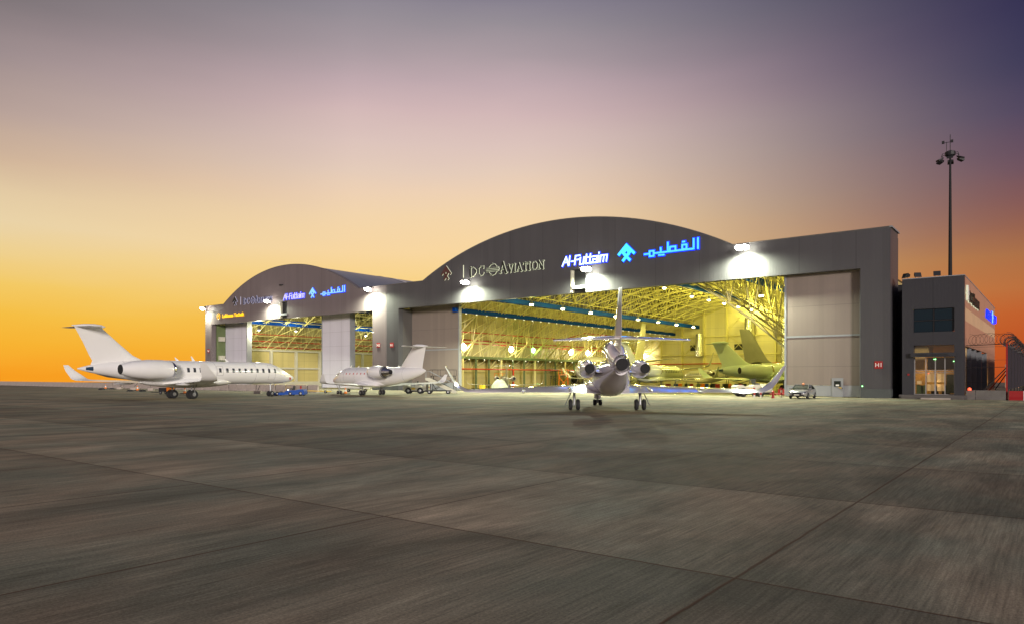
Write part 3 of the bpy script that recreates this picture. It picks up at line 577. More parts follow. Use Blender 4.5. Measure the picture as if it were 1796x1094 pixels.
# ------------------------------------------------------------------ lamps inside the hangars
WARM = (1, .91, .21)
def bay(x, y, z, label, group, power=900, r=.3, colm='bay_glow', col=WARM):
    e = empty('high_bay_lamp', (x, y, z), 0, label, 'lamp', group)
    m = MB(); m.rev((0, 0, .1), (0, 0, 1), [(0, .42), (.35, .2), (.7, .12)], 12); m.tube([(0, 0, .8), (0, 0, 2.2)], .03, 4); m.build('shade', 'trim_light', e, smooth=True)
    m = MB(); m.rev((0, 0, -.12), (0, 0, 1), [(0, r*.6), (.08, r), (.2, r)], 12); m.build('bulb', colm, e, smooth=True)
    light('lamp_light', 'POINT', (0, 0, -.5), power*1.05, col, e, size=.3)
for i in range(8): bay(-67.6, 92.5+i*9.2, 13.9, 'glowing high bay lamp in the row hung below the left slope of the roof trusses', 'high bay lamps left of the ridge', 620)
for i in range(5): bay(-57.6, 133+i*8.6, 18.2, 'glowing high bay lamp in the row hung under the roof ridge', 'high bay lamps under the ridge', 1000)
for i in range(4): bay(-57.6, 92+i*9.5, 18.6, 'glowing high bay lamp in the near row under the roof ridge', 'near high bay lamps under the ridge', 650)
for i in range(5): bay(-46.5, 96+i*16., 18.4, 'glowing high bay lamp in the row hung right of the roof ridge', 'high bay lamps right of the ridge', 1300)
for i in range(4): bay(-33., 100+i*18., 13.6, 'glowing high bay lamp in the added row near the right wall', 'added high bay lamps by the right wall', 2000)  # row added to brighten the right part of the back wall
def wall_flood(x, y, z, label, green=False, power=1500):
    e = empty('wall_floodlight', (x, y, z), 0, label, 'floodlight', 'bright floodlights on the workshop gallery')
    m = MB(); m.tube([(0, 0, -1.6), (0, 0, -.1)], .05, 4); m.box(-.35, -.1, -.3, .3, -.15, .3); m.build('housing', 'trim_light', e)
    m = MB(); m.rev((-.05, 0, .07), (1, -.3, 0), [(0, .38), (.12, .55), (.2, .38)], 14); m.build('lamp_glass', 'green_glow' if green else 'lamp_glow', e, smooth=True)
    if power: light('flood_light', 'POINT', (.7, 0, .1), power, (.5, 1, .3) if green else (1, .88, .42), e, size=.35)
def wall_y(px, X=-86.2):
    u = (px-898)/1237.; return X*(.612*u+.791)/(.791*u-.612)
for px, g, lb in ((813, 0, 'first bright floodlight on the gallery, beside the left door leaf'), (896, 0, 'largest star-bright floodlight on the gallery, above the small twin-engine jet'), (935, 1, 'greenish floodlight on the gallery, between two bright ones'),
                  (1001, 0, 'bright floodlight on the gallery left of the trijet\'s tail, leftmost of a close three'), (1031, 0, 'bright floodlight on the gallery left of the trijet\'s tail, middle of a close three'), (1061, 0, 'bright floodlight on the gallery seen beside the trijet\'s intake'), (1130, 0, 'bright floodlight on the gallery right of the trijet\'s tail')):
    wall_flood(-86.2, wall_y(px), 7.7, lb, g, 480 if not g else 150)
for x, y, z in ((-138, 88, 12.4), (-138, 97.5, 12.7), (-138, 118, 12.6), (-138, 136, 12.6)): bay(x, y, z, 'hanging lamp in the row under the trusses of the smaller hangar', 'lamps in the smaller hangar', 1500, .2, 'small_glow', (1, .97, .62))
for x, y in ((-112, 100), (-112, 120), (-126, 110)): bay(x, y, 12.6, 'lamp deeper inside the smaller hangar', 'deeper lamps in the smaller hangar', 1500, .2, 'small_glow', (1, .97, .62))

# ------------------------------------------------------------------ glass
def glass_mat(name, tint, f):
    m = bpy.data.materials.new(name); m.use_nodes = True; MATS[name] = m; t = m.node_tree; t.nodes.clear()
    o = t.nodes.new('ShaderNodeOutputMaterial'); mx = t.nodes.new('ShaderNodeMixShader'); a = t.nodes.new('ShaderNodeBsdfTransparent'); g = t.nodes.new('ShaderNodeBsdfGlossy')
    a.inputs[0].default_value = (*tint, 1); g.inputs['Roughness'].default_value = .05; mx.inputs[0].default_value = f
    t.links.new(a.outputs[0], mx.inputs[1]); t.links.new(g.outputs[0], mx.inputs[2]); t.links.new(mx.outputs[0], o.inputs[0])
glass_mat('clear_glass', (.85, .85, .8), .08)

# ------------------------------------------------------------------ terminal office right of the hangars
ox, oy = -10.05, 82.8
O = empty('terminal_office', (ox, oy, 0), 0, 'dark grey three-storey office block with lit glass entrance, right of the hangars', 'office building')
def PO(m, name, mt, parent=None, **k):
    m.v = [(v[0]-ox, v[1]-oy, v[2]) for v in m.v]; return m.build(name, mt, parent or O, **k)
XA, XB, ZT = -12.78, -7.32, 12.28
m = MB()
for a in ((XA, -11.74, 82.8, 83.6, .42, ZT), (-8.16, XB, 82.8, 83.6, .42, ZT), (-11.74, -8.16, 82.8, 83.6, 5.47, 6.80), (-11.74, -8.16, 82.8, 83.6, 9.16, ZT)): m.box(*a)
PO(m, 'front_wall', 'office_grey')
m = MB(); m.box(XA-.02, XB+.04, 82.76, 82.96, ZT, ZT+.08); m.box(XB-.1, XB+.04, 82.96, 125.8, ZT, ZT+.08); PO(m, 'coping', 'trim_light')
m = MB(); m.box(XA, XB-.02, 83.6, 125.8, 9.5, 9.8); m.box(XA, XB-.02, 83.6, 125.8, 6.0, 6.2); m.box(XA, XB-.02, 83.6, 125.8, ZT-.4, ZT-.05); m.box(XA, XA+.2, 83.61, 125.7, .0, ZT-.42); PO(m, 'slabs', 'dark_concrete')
m = MB(); m.box(XB-.25, XB, 83.6, 125.8, 9.20, ZT); m.box(XB-.25, XB, 83.6, 125.8, 5.35, 7.86); m.box(XB-.25, XB-.02, 111.5, 125.8, .0, 5.35); PO(m, 'side_wall', 'office_side_lit')
m = MB(); m.box(XB-.25, XB-.01, 83.6, 125.8, 7.86, 9.20); PO(m, 'side_band', 'office_band')
m = MB(); m.box(-10.62, -8.25, 83.66, 83.7, 2.98, 4.22); PO(m, 'dark_backing', 'hole')  # black sheet added behind the glass to keep the upper entrance dark
m = MB(); m.box(XB-.9, XB-.6, 83.6, 111.5, .0, 5.35); PO(m, 'side_glazing', 'glass_blue')
for y in (84.2, 90.5, 96.5, 103.5, 111.4):
    m = MB(); m.box(XB-.58, XB-.05, y-.16, y+.16, 0, 5.345); PO(m, 'side_post', 'trim_light')
m = MB(); m.box(XA, XB, 82.0, 82.79, 0, .30); m.box(XA-.3, XB+.25, 82.8, 83.5, 0, .41); PO(m, 'plinth', 'dark_concrete')
m = MB(); m.box(-10.9, -8.4, 81.3, 81.99, 0, .14); PO(m, 'entrance_step', 'concrete')
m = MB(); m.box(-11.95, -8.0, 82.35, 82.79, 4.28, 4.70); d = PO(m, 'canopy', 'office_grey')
# upper window
for i, (x0, x1) in enumerate(((-11.74, -9.98), (-9.92, -8.16))):
    for j, (z0, z1) in enumerate(((6.8, 7.95), (8.01, 9.16))):
        m = MB(); m.box(x0+.03, x1-.03, 83.0, 83.05, z0+.03, z1-.03); PO(m, 'window', 'glass_blue')
m = MB(); m.box(-9.98, -9.92, 82.93, 83.1, 6.8, 9.16); m.box(-11.74, -9.985, 82.94, 83.09, 7.95, 8.01); m.box(-9.915, -8.16, 82.94, 83.09, 7.95, 8.01); PO(m, 'window_frame', 'frame_dark')
# entrance glazing
xs = (-11.74, -10.72, -9.92, -9.80, -9.02, -8.16); ze = (.42, 2.62, 2.95, 4.28, 4.72, 5.47)
m = MB()
for x in (-11.71, -10.70, -9.86, -9.02, -8.20): m.box(x-.045, x+.045, 83.30, 83.42, .43, 4.27)
m.box(-9.93, -9.79, 83.24, 83.295, .43, 2.85)
for z in (2.68, 2.90, .46): m.box(-11.66, -8.24, 83.31, 83.41, z-.03, z+.03)
PO(m, 'entrance_frame', 'frame_alu')
m = MB(); m.box(-11.7, -8.2, 83.355, 83.365, .44, 4.26); m.box(-11.7, -8.2, 83.355, 83.365, 4.72, 5.46); PO(m, 'entrance_glass', 'clear_glass')
for x0, x1 in ((-10.62, -9.98), (-9.74, -9.10)):
    m = MB(); m.box(x0, x1, 83.6, 83.63, 1.72, 2.58); m.box(x0, x1, 83.6, 83.63, .82, 1.50); PO(m, 'frosted_panel', 'cream_panel_glow')
for x0, x1, z0, z1, mt in ((-11.6, -10.75, .5, 1.4, 'green_steel'), (-8.95, -8.28, .6, 2.5, 'green_steel'), (-11.55, -11.1, 1.5, 1.85, 'cream_panel_glow')):
    m = MB(); m.box(x0, x1, 83.7, 83.73, z0, z1); PO(m, 'lobby_panel', mt)
m = MB(); m.box(-12.4, -7.7, 88.5, 88.6, 0, 5.9); m.box(-12.5, -12.4, 83.62, 88.5, 0, 5.9); m.box(-7.7, -7.6, 83.62, 88.5, 0, 5.9); PO(m, 'lobby_wall', 'warm_wall')
m = MB(); m.box(-12.4, -10.6, 84.0, 87.6, 4.7, 5.4); m.box(-12.3, -11.0, 84.9, 85.0, 3.0, 4.4); PO(m, 'ceiling_baffle', 'warm_wall')
m = MB(); m.box(-12.4, -7.7, 83.62, 88.5, .28, .42); PO(m, 'lobby_floor', 'dark_concrete')
m = MB(); m.box(-10.5, -9.9, 85.5, 86.1, .42, 1.3); m.box(-9.6, -8.9, 86, 86.4, .42, 1.35); PO(m, 'counter', 'dark_steel')
for x, z, mt in ((-9.95, 4.05, 'exit_green'), (-9.83, 4.05, 'exit_green'), (-8.26, 3.82, 'exit_green'), (-10.45, 2.60, 'red_glow')):
    m = MB(); m.box(x-.045, x+.045, 83.18, 83.22, z-.035, z+.035); PO(m, 'indicator_light', mt)
m = MB(); m.box(-12.28, -12.1, 82.7, 82.79, 2.40, 2.58); PO(m, 'wall_notice', 'paint_red')
light('lobby_light', 'AREA', (-1.2, 3.4, 4.5), 95, (1, .66, .22), O, (0, 0, -1), 2.2); light('lobby_light', 'POINT', (-1.7, 1.6, 4.9), 28, (1, .60, .15), O, None, .3)
light('lobby_light', 'POINT', (.3, .6, 1.6), 9, (1, .62, .25), O, None, .2)
o = text('company_lettering', 'GENERAL  OPERATIONS', .26, (-11.5, 82.335, 4.40), 'dark_steel', ext=.01, bold=.004, width=2.85); tag(o, 'dark unlit capital lettering on the canopy over the office entrance', 'sign')
logo_set((84.6, 83.9, 86.2, 108.8, 118.5, 120.3, 11.2, 8.2, 5.4), 9.95, .72, ('letter_dark', 'paint_white', 'pale_edge', 'neon_halo', 'sky_face', 'neon_halo', 'neon_halo'), 'the pink-lit side wall of the office', -7.32, 'Y')
m = MB(); m.rev((0, 0, 0), (0, 0, 1), [(0, .12), (.2, .10)], 10); e = m.build('uplight', 'dark_steel'); e.location = (-6.9, 112.5, 0); tag(e, 'small uplight at the foot of the office side wall', 'uplight')
light('uplight_beam', 'SPOT', (0, 0, .25), 500, (1, .78, .30), e, (-.08, 0, 1), .05, 50)
# roof floodlights (unlit)
def roof_flood(x, y, z, rz, label):
    e = empty('roof_floodlight', (x, y, z), rz, label, 'floodlight', 'unlit floodlights on the office roof', .72)
    m = MB(); m.tube([(-.25, 0, 0), (-.25, 0, .35)], .03, 4); m.tube([(.25, 0, 0), (.25, 0, .35)], .03, 4); m.build('bracket', 'dark_steel', e)
    m = MB(); m.loft([[(-.45, -.42, .10), (.45, -.42, .10), (.45, -.10, .80), (-.45, -.10, .80)], [(-.25, .42, .28), (.25, .42, .28), (.25, .50, .62), (-.25, .50, .62)]]); m.build('housing', 'dark_steel', e)
roof_flood(-12.45, 83.1, 12.36, -35, 'leftmost unlit floodlight on the office roof edge'); roof_flood(-11.45, 83.1, 12.36, 30, 'middle unlit floodlight on the office roof, tilted up'); roof_flood(-9.7, 83.1, 12.36, 10, 'rightmost unlit floodlight on the office roof, near the mast')
mat('mast_black', (.008, .008, .009), .8)
# high mast
e = empty('light_mast', (-13.6, 132.3, 0), 0, 'very tall dark floodlight mast with ring of lamps behind the office', 'light mast')
m = MB(); m.rev((0, 0, 0), (0, 0, 1), [(0, .40), (12, .33), (26, .23), (38, .14)], 12); m.build('mast', 'mast_black', e, smooth=True)
m = MB(); m.rev((0, 0, 37.4), (0, 0, 1), [(0, .4), (.25, .75), (.8, .75), (1.0, .3)], 12); m.build('hub', 'dark_steel', e)
for i in range(6):
    a = i*math.pi/3+.6; c_, s_ = math.cos(a), math.sin(a)
    m = MB(); m.tube([(c_*.6, s_*.6, 37.9), (c_*1.2, s_*1.2, 37.9), (c_*1.4, s_*1.4, 37.3)], .05, 4)
    p = Vector((c_*1.35, s_*1.35, 36.95)); m.loft([[p+Vector((c_*a_-s_*b_, s_*a_+c_*b_, z)) for a_, b_, z in ((-.15, -.4, .3), (-.15, .4, .3), (.7, .45, -.05), (.7, -.45, -.05))], [p+Vector((c_*a_-s_*b_, s_*a_+c_*b_, z)) for a_, b_, z in ((-.1, -.35, .0), (-.1, .35, .0), (.6, .42, -.28), (.6, -.42, -.28))]])
    m.build('floodlight', 'dark_steel', e)
m = MB(); m.tube([(0, 0, 38.3), (0, 0, 41)], .05, 4); m.tube([(-.5, 0, 38.4), (-.5, 0, 39.9)], .04, 4); m.tube([(-1.0, 0, 39.8), (.3, 0, 39.8)], .04, 4); m.box(-1.15, -.8, -.15, .15, 39.7, 40.1); m.box(.1, .4, -.15, .15, 39.7, 40.1); m.build('lightning_rod', 'dark_steel', e)
# ------------------------------------------------------------------ barriers, wall, security fence on the right
def jersey(l, h=.95, w=.5):
    m = MB(); pr = [(-w/2, 0), (w/2, 0), (w/2, .12), (w*.28, .30), (w*.17, h), (-w*.17, h), (-w*.28, .30), (-w/2, .12)]
    m.loft([[(x, a, b) for a, b in pr] for x in (-l/2, l/2)]); return m
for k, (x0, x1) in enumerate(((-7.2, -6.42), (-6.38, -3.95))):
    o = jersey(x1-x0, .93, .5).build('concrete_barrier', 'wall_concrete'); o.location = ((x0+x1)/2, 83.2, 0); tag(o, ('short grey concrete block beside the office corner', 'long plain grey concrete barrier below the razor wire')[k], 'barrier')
for k in range(6):
    o = jersey(1.12, .90, .5).build('plastic_barrier', 'paint_red' if k % 2 == 0 else 'paint_white'); o.location = (-3.15+k*1.15, 83.1, 0)
    tag(o, ('red plastic barrier, first after the concrete ones at the right edge', 'white plastic barrier at the right edge of the apron, beside a red one', 'red plastic barrier beyond the white one at the right edge')[min(k, 2)] if k < 3 else 'further red and white plastic barrier beyond the right edge', 'barrier', 'red and white plastic barriers' if k >= 3 else None)
fe = empty('security_fence', (-3.9, 83.6, 0), 0, 'tall dark mesh fence with coiled razor wire on top, right of the office', 'fence')
for i in range(9):
    m = MB(); m.box(-.03, .03, i*7.5, i*7.5+7.3, 1.0, 5.3); m.build('fence_panel', 'mesh_dark', fe)
    m = MB(); m.box(-.07, .07, i*7.5-.1, i*7.5-.01, 0, 5.5); m.build('post', 'wire' if i else 'paint_red', fe)  # first post painted red for the red light falling on it
def coil(p0, p1, r, pitch, wob, lean=.6):
    p0, p1 = Vector(p0), Vector(p1); d = p1-p0; n = int(d.length/pitch*14); u = Vector((0, 0, 1)); w = d.normalized().cross(u); out = []
    for i in range(n+1):
        t = i/n; a = 2*math.pi*i/14; rr_ = r*(1+wob*math.sin(i*.37))
        out.append(p0+d*t+u*math.cos(a)*rr_+w*math.sin(a)*rr_+d.normalized()*math.sin(a)*rr_*lean)
    return out
m = MB(); m.tube(coil((-3.0, -.2, 5.95), (-.2, -.2, 6.0), .50, .34, .12, .9), .014, 3); m.build('razor_coil', 'wire', fe, recalc=False)
m = MB()
m.tube(coil((.0, -.2, 5.95), (.0, 50, 5.95), .62, 1.1, .14), .022, 3); m.tube(coil((.25, -.2, 5.7), (.25, 50, 5.7), .45, .9, .2), .022, 3); m.build('razor_coil', 'wire', fe, recalc=False)
for z, r_ in ((5.45, .035), (5.2, .012), (3.9, .01), (3.2, .025), (1.7, .01)):
    m = MB(); m.tube([(-3.35, -.2, z-.1 if z > 5.4 else z), (0, -.2, z)], r_, 4); m.build('wire', 'wire', fe)
for k in range(3):
    m = MB(); m.tube([(.0+k*.02, .2+k*3, 3.2), (-1.9+k*.3, -.05+k*3, .9)], .05, 4); m.build('brace', 'wire' if k != 1 else 'paint_red', fe)
m = MB(); m.rev((0, 0, 0), (0, 0, 1), [(0, .16), (.18, .15), (.26, .05)], 12); o = m.build('warning_lamp', 'red_glow'); o.location = (-6.9, 83.0, .93); tag(o, 'red warning lamp on the concrete block beside the office', 'lamp')
m = MB(); m.rev((0, 0, 0), (0, 0, 1), [(0, .1), (.2, .1)], 8); m.tube([(0, 0, -3.4), (0, 0, 0)], .04, 4); o = m.build('amber_lamp', 'amber_glow'); o.location = (-4.1, 95, 3.4); tag(o, 'small amber lamp beyond the fence brace', 'lamp')
# far low sheds beyond the right fence
m = MB(); m.box(-11, 11, -4, 4, 0, 5); o = m.build('far_shed', 'office_side_lit'); o.location = (2, 190, 0); tag(o, 'low pinkish shed far behind the right fence', 'shed')
# barrier row on the left, 50 pieces in front of the smaller hangar
b0 = jersey(2.35, 1.08, .5).build('concrete_barrier', 'concrete'); b0.location = (-87.2, 64.6, 0)
tag(b0, 'grey concrete barrier in the long row before the smaller hangar', 'barrier', 'concrete barriers in the long row')
for i in range(1, 62):
    c = b0.copy(); COL.objects.link(c); c.location = (-87.2-i*2.72+random.uniform(-.06, .06), 64.6+random.uniform(-.09, .09)+i*i*.0016, 0); c.rotation_euler = (0, 0, R(random.uniform(-2, 2)))
for i in range(61):
    o_ = MB().box(-.26, .26, -.12, .12, 0, .98)
    if i == 0: p0_ = o_.build('barrier_post', 'dark_concrete'); p0_.location = (-88.56, 64.75, 0); tag(p0_, 'dark post filling a gap between two barriers of the long row', 'post', 'posts between the concrete barriers')
    else:
        c = p0_.copy(); COL.objects.link(c); c.location = (-88.56-i*2.72, 64.8+i*i*.0016, 0)

# ------------------------------------------------------------------ aircraft
def interp(st, x):      # st ordered nose to tail
    n = len(st)
    for k in range(n-1):
        if st[k][0] >= x >= st[k+1][0]:
            t = (st[k][0]-x)/(st[k][0]-st[k+1][0]); a = st[max(k-1, 0)]; b = st[k]; c = st[k+1]; d = st[min(k+2, n-1)]
            o = []
            for j in (1, 2, 3):
                dx_ = b[0]-c[0]
                m0 = (c[j]-a[j])/max(1e-6, (a[0]-c[0]))*dx_ if k > 0 else (c[j]-b[j]); m1 = (d[j]-b[j])/max(1e-6, (b[0]-d[0]))*dx_ if k < n-2 else (c[j]-b[j])
                if (c[j]-b[j]) == 0: m0 = m1 = 0
                t2, t3 = t*t, t*t*t
                o.append((2*t3-3*t2+1)*b[j]+(t3-2*t2+t)*m0+(-2*t3+3*t2)*c[j]+(t3-t2)*m1)
            return o
    return list(st[0][1:] if x > st[0][0] else st[-1][1:])
AFOIL = [(0, 0), (.012, .22), (.05, .42), (.15, .78), (.32, 1.), (.55, .82), (.8, .40), (1, .04)]
INC = [.02]
def foil(le, ch, t, phi):
    up = Vector((0, -math.sin(phi), math.cos(phi))); le = Vector(le); pts = []
    for c, h in AFOIL: pts.append(le+Vector((-c*ch, 0, -c*ch*INC[0]))+up*h*t*ch*.5)
    for c, h in AFOIL[-1:0:-1]: pts.append(le+Vector((-c*ch, 0, -c*ch*INC[0]))-up*h*t*ch*.42)
    return pts
def surf(secs, sg):     # secs: (y, xle, z, chord, t, phi deg)
    rings = []
    for y, xl, z, ch, t, ph in secs:
        r = foil((xl, y, z), ch, t, R(ph)); rings.append([(p[0], p[1]*sg, p[2]) for p in r])
    return MB().loft(rings)
def finmb(secs):        # (z, xle, chord, t)
    rings = []
    for z, xl, ch, t in secs:
        pts = [(xl-c*ch, h*t*ch*.5, z) for c, h in AFOIL]+[(xl-c*ch, -h*t*ch*.5, z) for c, h in AFOIL[-1:0:-1]]
        rings.append(pts)
    return MB().loft(rings)
def jet(name, label, loc, heading, C, scale=1., paint='jet_white', fin_paint=None, far=False, covers=False, cat='business jet'):
    e = empty(name, (*loc, 0), heading, label, cat, scale=scale)
    INC[0] = C.get('inc', .02); st = C['fus']; x0, x1 = st[0][0], st[-1][0]; n = 44; rings = []
    NS = 28
    for i in range(n+1):
        t = i/n; x = x0+(x1-x0)*(t if .12 < t < .9 else (t*t/.12 if t <= .12 else t))
        zc, ry, rz = interp(st, x); ry, rz = max(ry, .01), max(rz, .01)
        rings.append([(x, ry*math.cos(2*math.pi*j/NS), zc+rz*math.sin(2*math.pi*j/NS)) for j in range(NS)])
    fu = MB().loft(rings).build('fuselage', paint, e, smooth=True)
    def sp(x, th, sg, off=.012):
        zc, ry, rz = interp(st, x); return (x, sg*(ry+off)*math.cos(th), zc+(rz+off)*math.sin(th))
    def patch(xa, xb, ta, tb, sg, nx_=3, nt_=3, off=.012, skew=0):
        m = MB(); g = [[sp(xa+(xb-xa)*i/nx_+skew*j/nt_, ta+(tb-ta)*j/nt_, sg, off) for j in range(nt_+1)] for i in range(nx_+1)]
        for i in range(nx_):
            for j in range(nt_): m.quad(g[i][j], g[i+1][j], g[i+1][j+1], g[i][j+1])
        return m
    for sg in (-1, 1):
        for x in C.get('win', []):
            w = .15; zc, ry, rz = interp(st, x); t0 = math.asin(min(.9, (C['winz']-.24-zc)/rz)); t1 = math.asin(min(.95, (C['winz']+.24-zc)/rz)); tm = (t0+t1)/2; dt = (t1-t0)/2
            m = patch(x-w*.95, x+w*.95, t0*.97+t1*.03, t1*.97+t0*.03, sg, 1, 5, .012) if not covers else patch(x-w*.6, x+w*.6, tm-dt*.5, tm+dt*.4, sg, 1, 3, .012)
            m.build('cabin_window', 'cabin_glass' if not (covers and sg > 0) else 'red_cover', fu)
        if 'cock' in C:
            for xa, xb, ta, tb, sk in C['cock']: patch(xa, xb, R(ta), R(tb), sg, skew=sk).build('cockpit_window', ('plate' if C is G_A and not far else 'cabin_glass') if not covers else 'red_cover' if sg < 0 else 'cabin_glass', fu)
        if 'door' in C:
            for xa, xb, z0, z1 in C['door']:
                zc, ry, rz = interp(st, (xa+xb)/2); a, b = math.asin((z0-zc)/rz), math.asin((z1-zc)/rz); k = 5
                pts = [sp(xa, a+(b-a)*i/k, sg, .004) for i in range(k+1)]+[sp(xb, b+(a-b)*i/k, sg, .004) for i in range(k+1)]
                MB().tube(pts, .014, 3, closed=True).build('door_seam', 'seam_line', fu)
        w_ = surf(C['wing'], sg).build('wing', paint, e, smooth=True, ang=50)
        if C.get('flaps'):
            m = MB()
            for y in C['flaps']:
                yy, xl, z, ch, t, ph = min(C['wing'], key=lambda s: abs(s[0]-y)); m.rev((xl-ch*.55, sg*y, z-.12), (-1, 0, -.05), [(0, .02), (.4, .13), (1.4, .13), (2.2, .02)], 8)
                m.build('flap_fairing', paint, w_, smooth=True); m = MB()
        surf(C['stab'], sg).build('tailplane', fin_paint or paint, e, smooth=True, ang=50)
    finmb(C['fin']).build('fin', fin_paint or paint, e, smooth=True, ang=50)
    if 'bullet' in C:
        xb, zb, rb_, lb = C['bullet']; MB().rev((xb, 0, zb), (-1, 0, 0), [(0, .02), (lb*.12, rb_*.7), (lb*.35, rb_), (lb*.65, rb_*.8), (lb, .03)], 12).build('fin_bullet', fin_paint or paint, e, smooth=True)
    fx0, fx1, fy, fz0, fz1 = C['fairing']
    m = MB(); rg = []
    for i in range(15):
        t = i/14; k = math.sin(math.pi*min(1, max(0, t)))**.55 if 0 < t < 1 else .02
        rg.append([(fx0+(fx1-fx0)*t, fy*k*math.cos(a), (fz0+fz1)/2+(fz1-fz0)/2*k*math.sin(a)) for a in [2*math.pi*j/20 for j in range(20)]])
    m.loft(rg).build('belly_fairing', paint, e, smooth=True)
    for xa, xb, y, z, r0, rm, r1, kind in C['eng']:
        for sg in ((-1, 1) if y else (1,)):
            l = xa-xb
            if kind == 'cone': prof = [(0, r0*.86), (.06, r0), (l*.25, rm), (l*.7, rm*.98), (l*.98, rm*.80)]
            else: prof = [(0, r0*.88), (.08, r0), (l*.22, rm), (l*.5, rm), (l*.8, rm*.80), (l, r1)]
            nc = MB().rev((xa, sg*y, z), (-1, 0, 0), prof, 26, cap=False).build('engine_nacelle', paint, e, smooth=True)
            if y: MB().rev((xa+.02, sg*y, z), (-1, 0, 0), [(-.02, r0*.84), (-.03, r0*.93), (.12, r0*1.02), (.3, r0*1.05)], 26, cap=False).build('intake_lip', 'lip_metal', nc, smooth=True)
            if y: MB().rev((xa-.35, sg*y, z), (-1, 0, 0), [(0, r0*.86), (.01, r0*.86)], 20).build('intake', 'hole', nc)
            if kind == 'cone':
                MB().rev((xb+l*.06, sg*y, z), (-1, 0, 0), [(0, rm*.90), (.05, rm*.88), (.06, rm*.70)], 24).build('nozzle_ring', 'dark_steel', nc, smooth=True)
                MB().rev((xb+l*.03, sg*y, z), (-1, 0, 0), [(0, rm*.74), (l*.42, r1*1.05)], 24, cap=False).build('exhaust_cone', 'bare_metal', nc, smooth=True)
                MB().rev((xb-l*.38, sg*y, z), (-1, 0, 0), [(0, r1*.98), (.03, r1*.9)], 18).build('exhaust', 'hole', nc)
            else:
                MB().rev((xb+.02, sg*y, z), (-1, 0, 0), [(0, r1*.95), (.045, r1*.95)], 20).build('exhaust', 'hole', nc)
                MB().rev((xb+.12, sg*y, z), (-1, 0, 0), [(0, r1*1.01), (.06, r1*.99), (.061, r1*.95)], 24, cap=False).build('exhaust_rim', 'strut', nc, smooth=True)
            if y and not C.get('under'):
                xm = (xa+xb)/2; zc, ry, rz = interp(st, xm)
                MB().loft([[(p[0], q*sg, p[2]) for p in foil((xm+l*.28, 0, z-.05), l*.62, .10, 0)] for q in (ry*.7, y-rm*.8)]).build('engine_pylon', paint, e, smooth=True)
            if y and C.get('under'):
                MB().box(xb+.3, xa-.2, sg*y-.12, sg*y+.12, z+rm*.6, z+rm+.5).build('engine_pylon', paint, e)
    if 'duct' in C:
        rg = []
        for x, z, ry, rz in C['duct']: rg.append([(x, ry*math.cos(a), z+rz*math.sin(a)) for a in [2*math.pi*j/20 for j in range(20)]])
        dd = MB().loft(rg, cap=False).build('intake_duct', paint, e, smooth=True); x, z, ry, rz = C['duct'][0]
        MB().ngon([(x-.15, ry*.9*math.cos(a), z+rz*.9*math.sin(a)) for a in [2*math.pi*j/20 for j in range(20)]]).build('duct_mouth', 'hole', dd)
    if C is G_A:
        for sg in (-1, 1): patch(-9.55, -8.95, R(-28), R(30), sg).build('apu_vent', 'jet_navy', fu)
    if C in (G_A, G_B) and not far:
        for sg in (-1, 1): patch(*((13.2, 13.5) if C is G_A else (8.25, 8.5)), R(-22), R(4), sg, off=.03).build('pitot_cover', 'red_cover', fu)
        for x in ((8.2, 3.2, -2.4, -6.2) if C is G_A else (5.9, 2.4, -1.9, -7.4)):
            zc, ry, rz = interp(st, x); MB().tube([(x, (ry+.002)*math.cos(a), zc+(rz+.002)*math.sin(a)) for a in [2*math.pi*j/28 for j in range(28)]], .010, 3, closed=True).build('panel_seam', 'seam_line', fu)
    g = C['gear']
    def leg(x, y, wr, wy, top, nm='landing_gear'):
        m = MB(); m.tube([(x, y, wr), (x, y, top)], .09, 8); m.tube([(x, y-wy, wr), (x, y+wy, wr)], .06, 6); m.tube([(x+.05, y, wr+.25), (x+.8, y, top)], .045, 6)
        if nm == 'landing_gear' and y: s_ = 1 if y > 0 else -1; m.tube([(x, y+s_*.12, top), (x, y+s_*.62, wr*.9)], .035, 4)
        gl = m.build(nm, 'strut', e)
        for q in (-wy, wy):
            MB().rev((x, y+q-.13, wr), (0, 1, 0), [(0, wr*.72), (.03, wr*.93), (.09, wr), (.17, wr), (.23, wr*.93), (.26, wr*.72)], 20).build('wheel', 'rubber', gl, smooth=True)
            MB().rev((x, y+q-.142, wr), (0, 1, 0), [(0, wr*.30), (.02, wr*.5), (.264, wr*.5), (.284, wr*.30)], 14).build('hub', 'hub', gl, smooth=True)
    for y in (-g['y'], g['y']): leg(0, y, g['r'], g['w'], g['top'])
    leg(g['nx'], 0, g['nr'], .22, g['top']+.1, 'nose_gear')
    if 'door_g' in g: m = MB().box(g['nx']-.02, g['nx']+.02, -.25, .25, g['nr']*2+.05, g['nr']*2+.45); m.build('gear_door', paint, e)
    if not far:
        for x, h in C.get('ant', []):
            zc, ry, rz = interp(st, x); z = zc+rz-.03
            MB().loft([[(x+.3, -.015, z), (x+.3, .015, z), (x-.05, .015, z), (x-.05, -.015, z)], [(x-.12, -.01, z+h), (x-.12, .01, z+h), (x-.22, .01, z+h), (x-.22, -.01, z+h)]]).build('antenna', paint, e)
    return e, sp
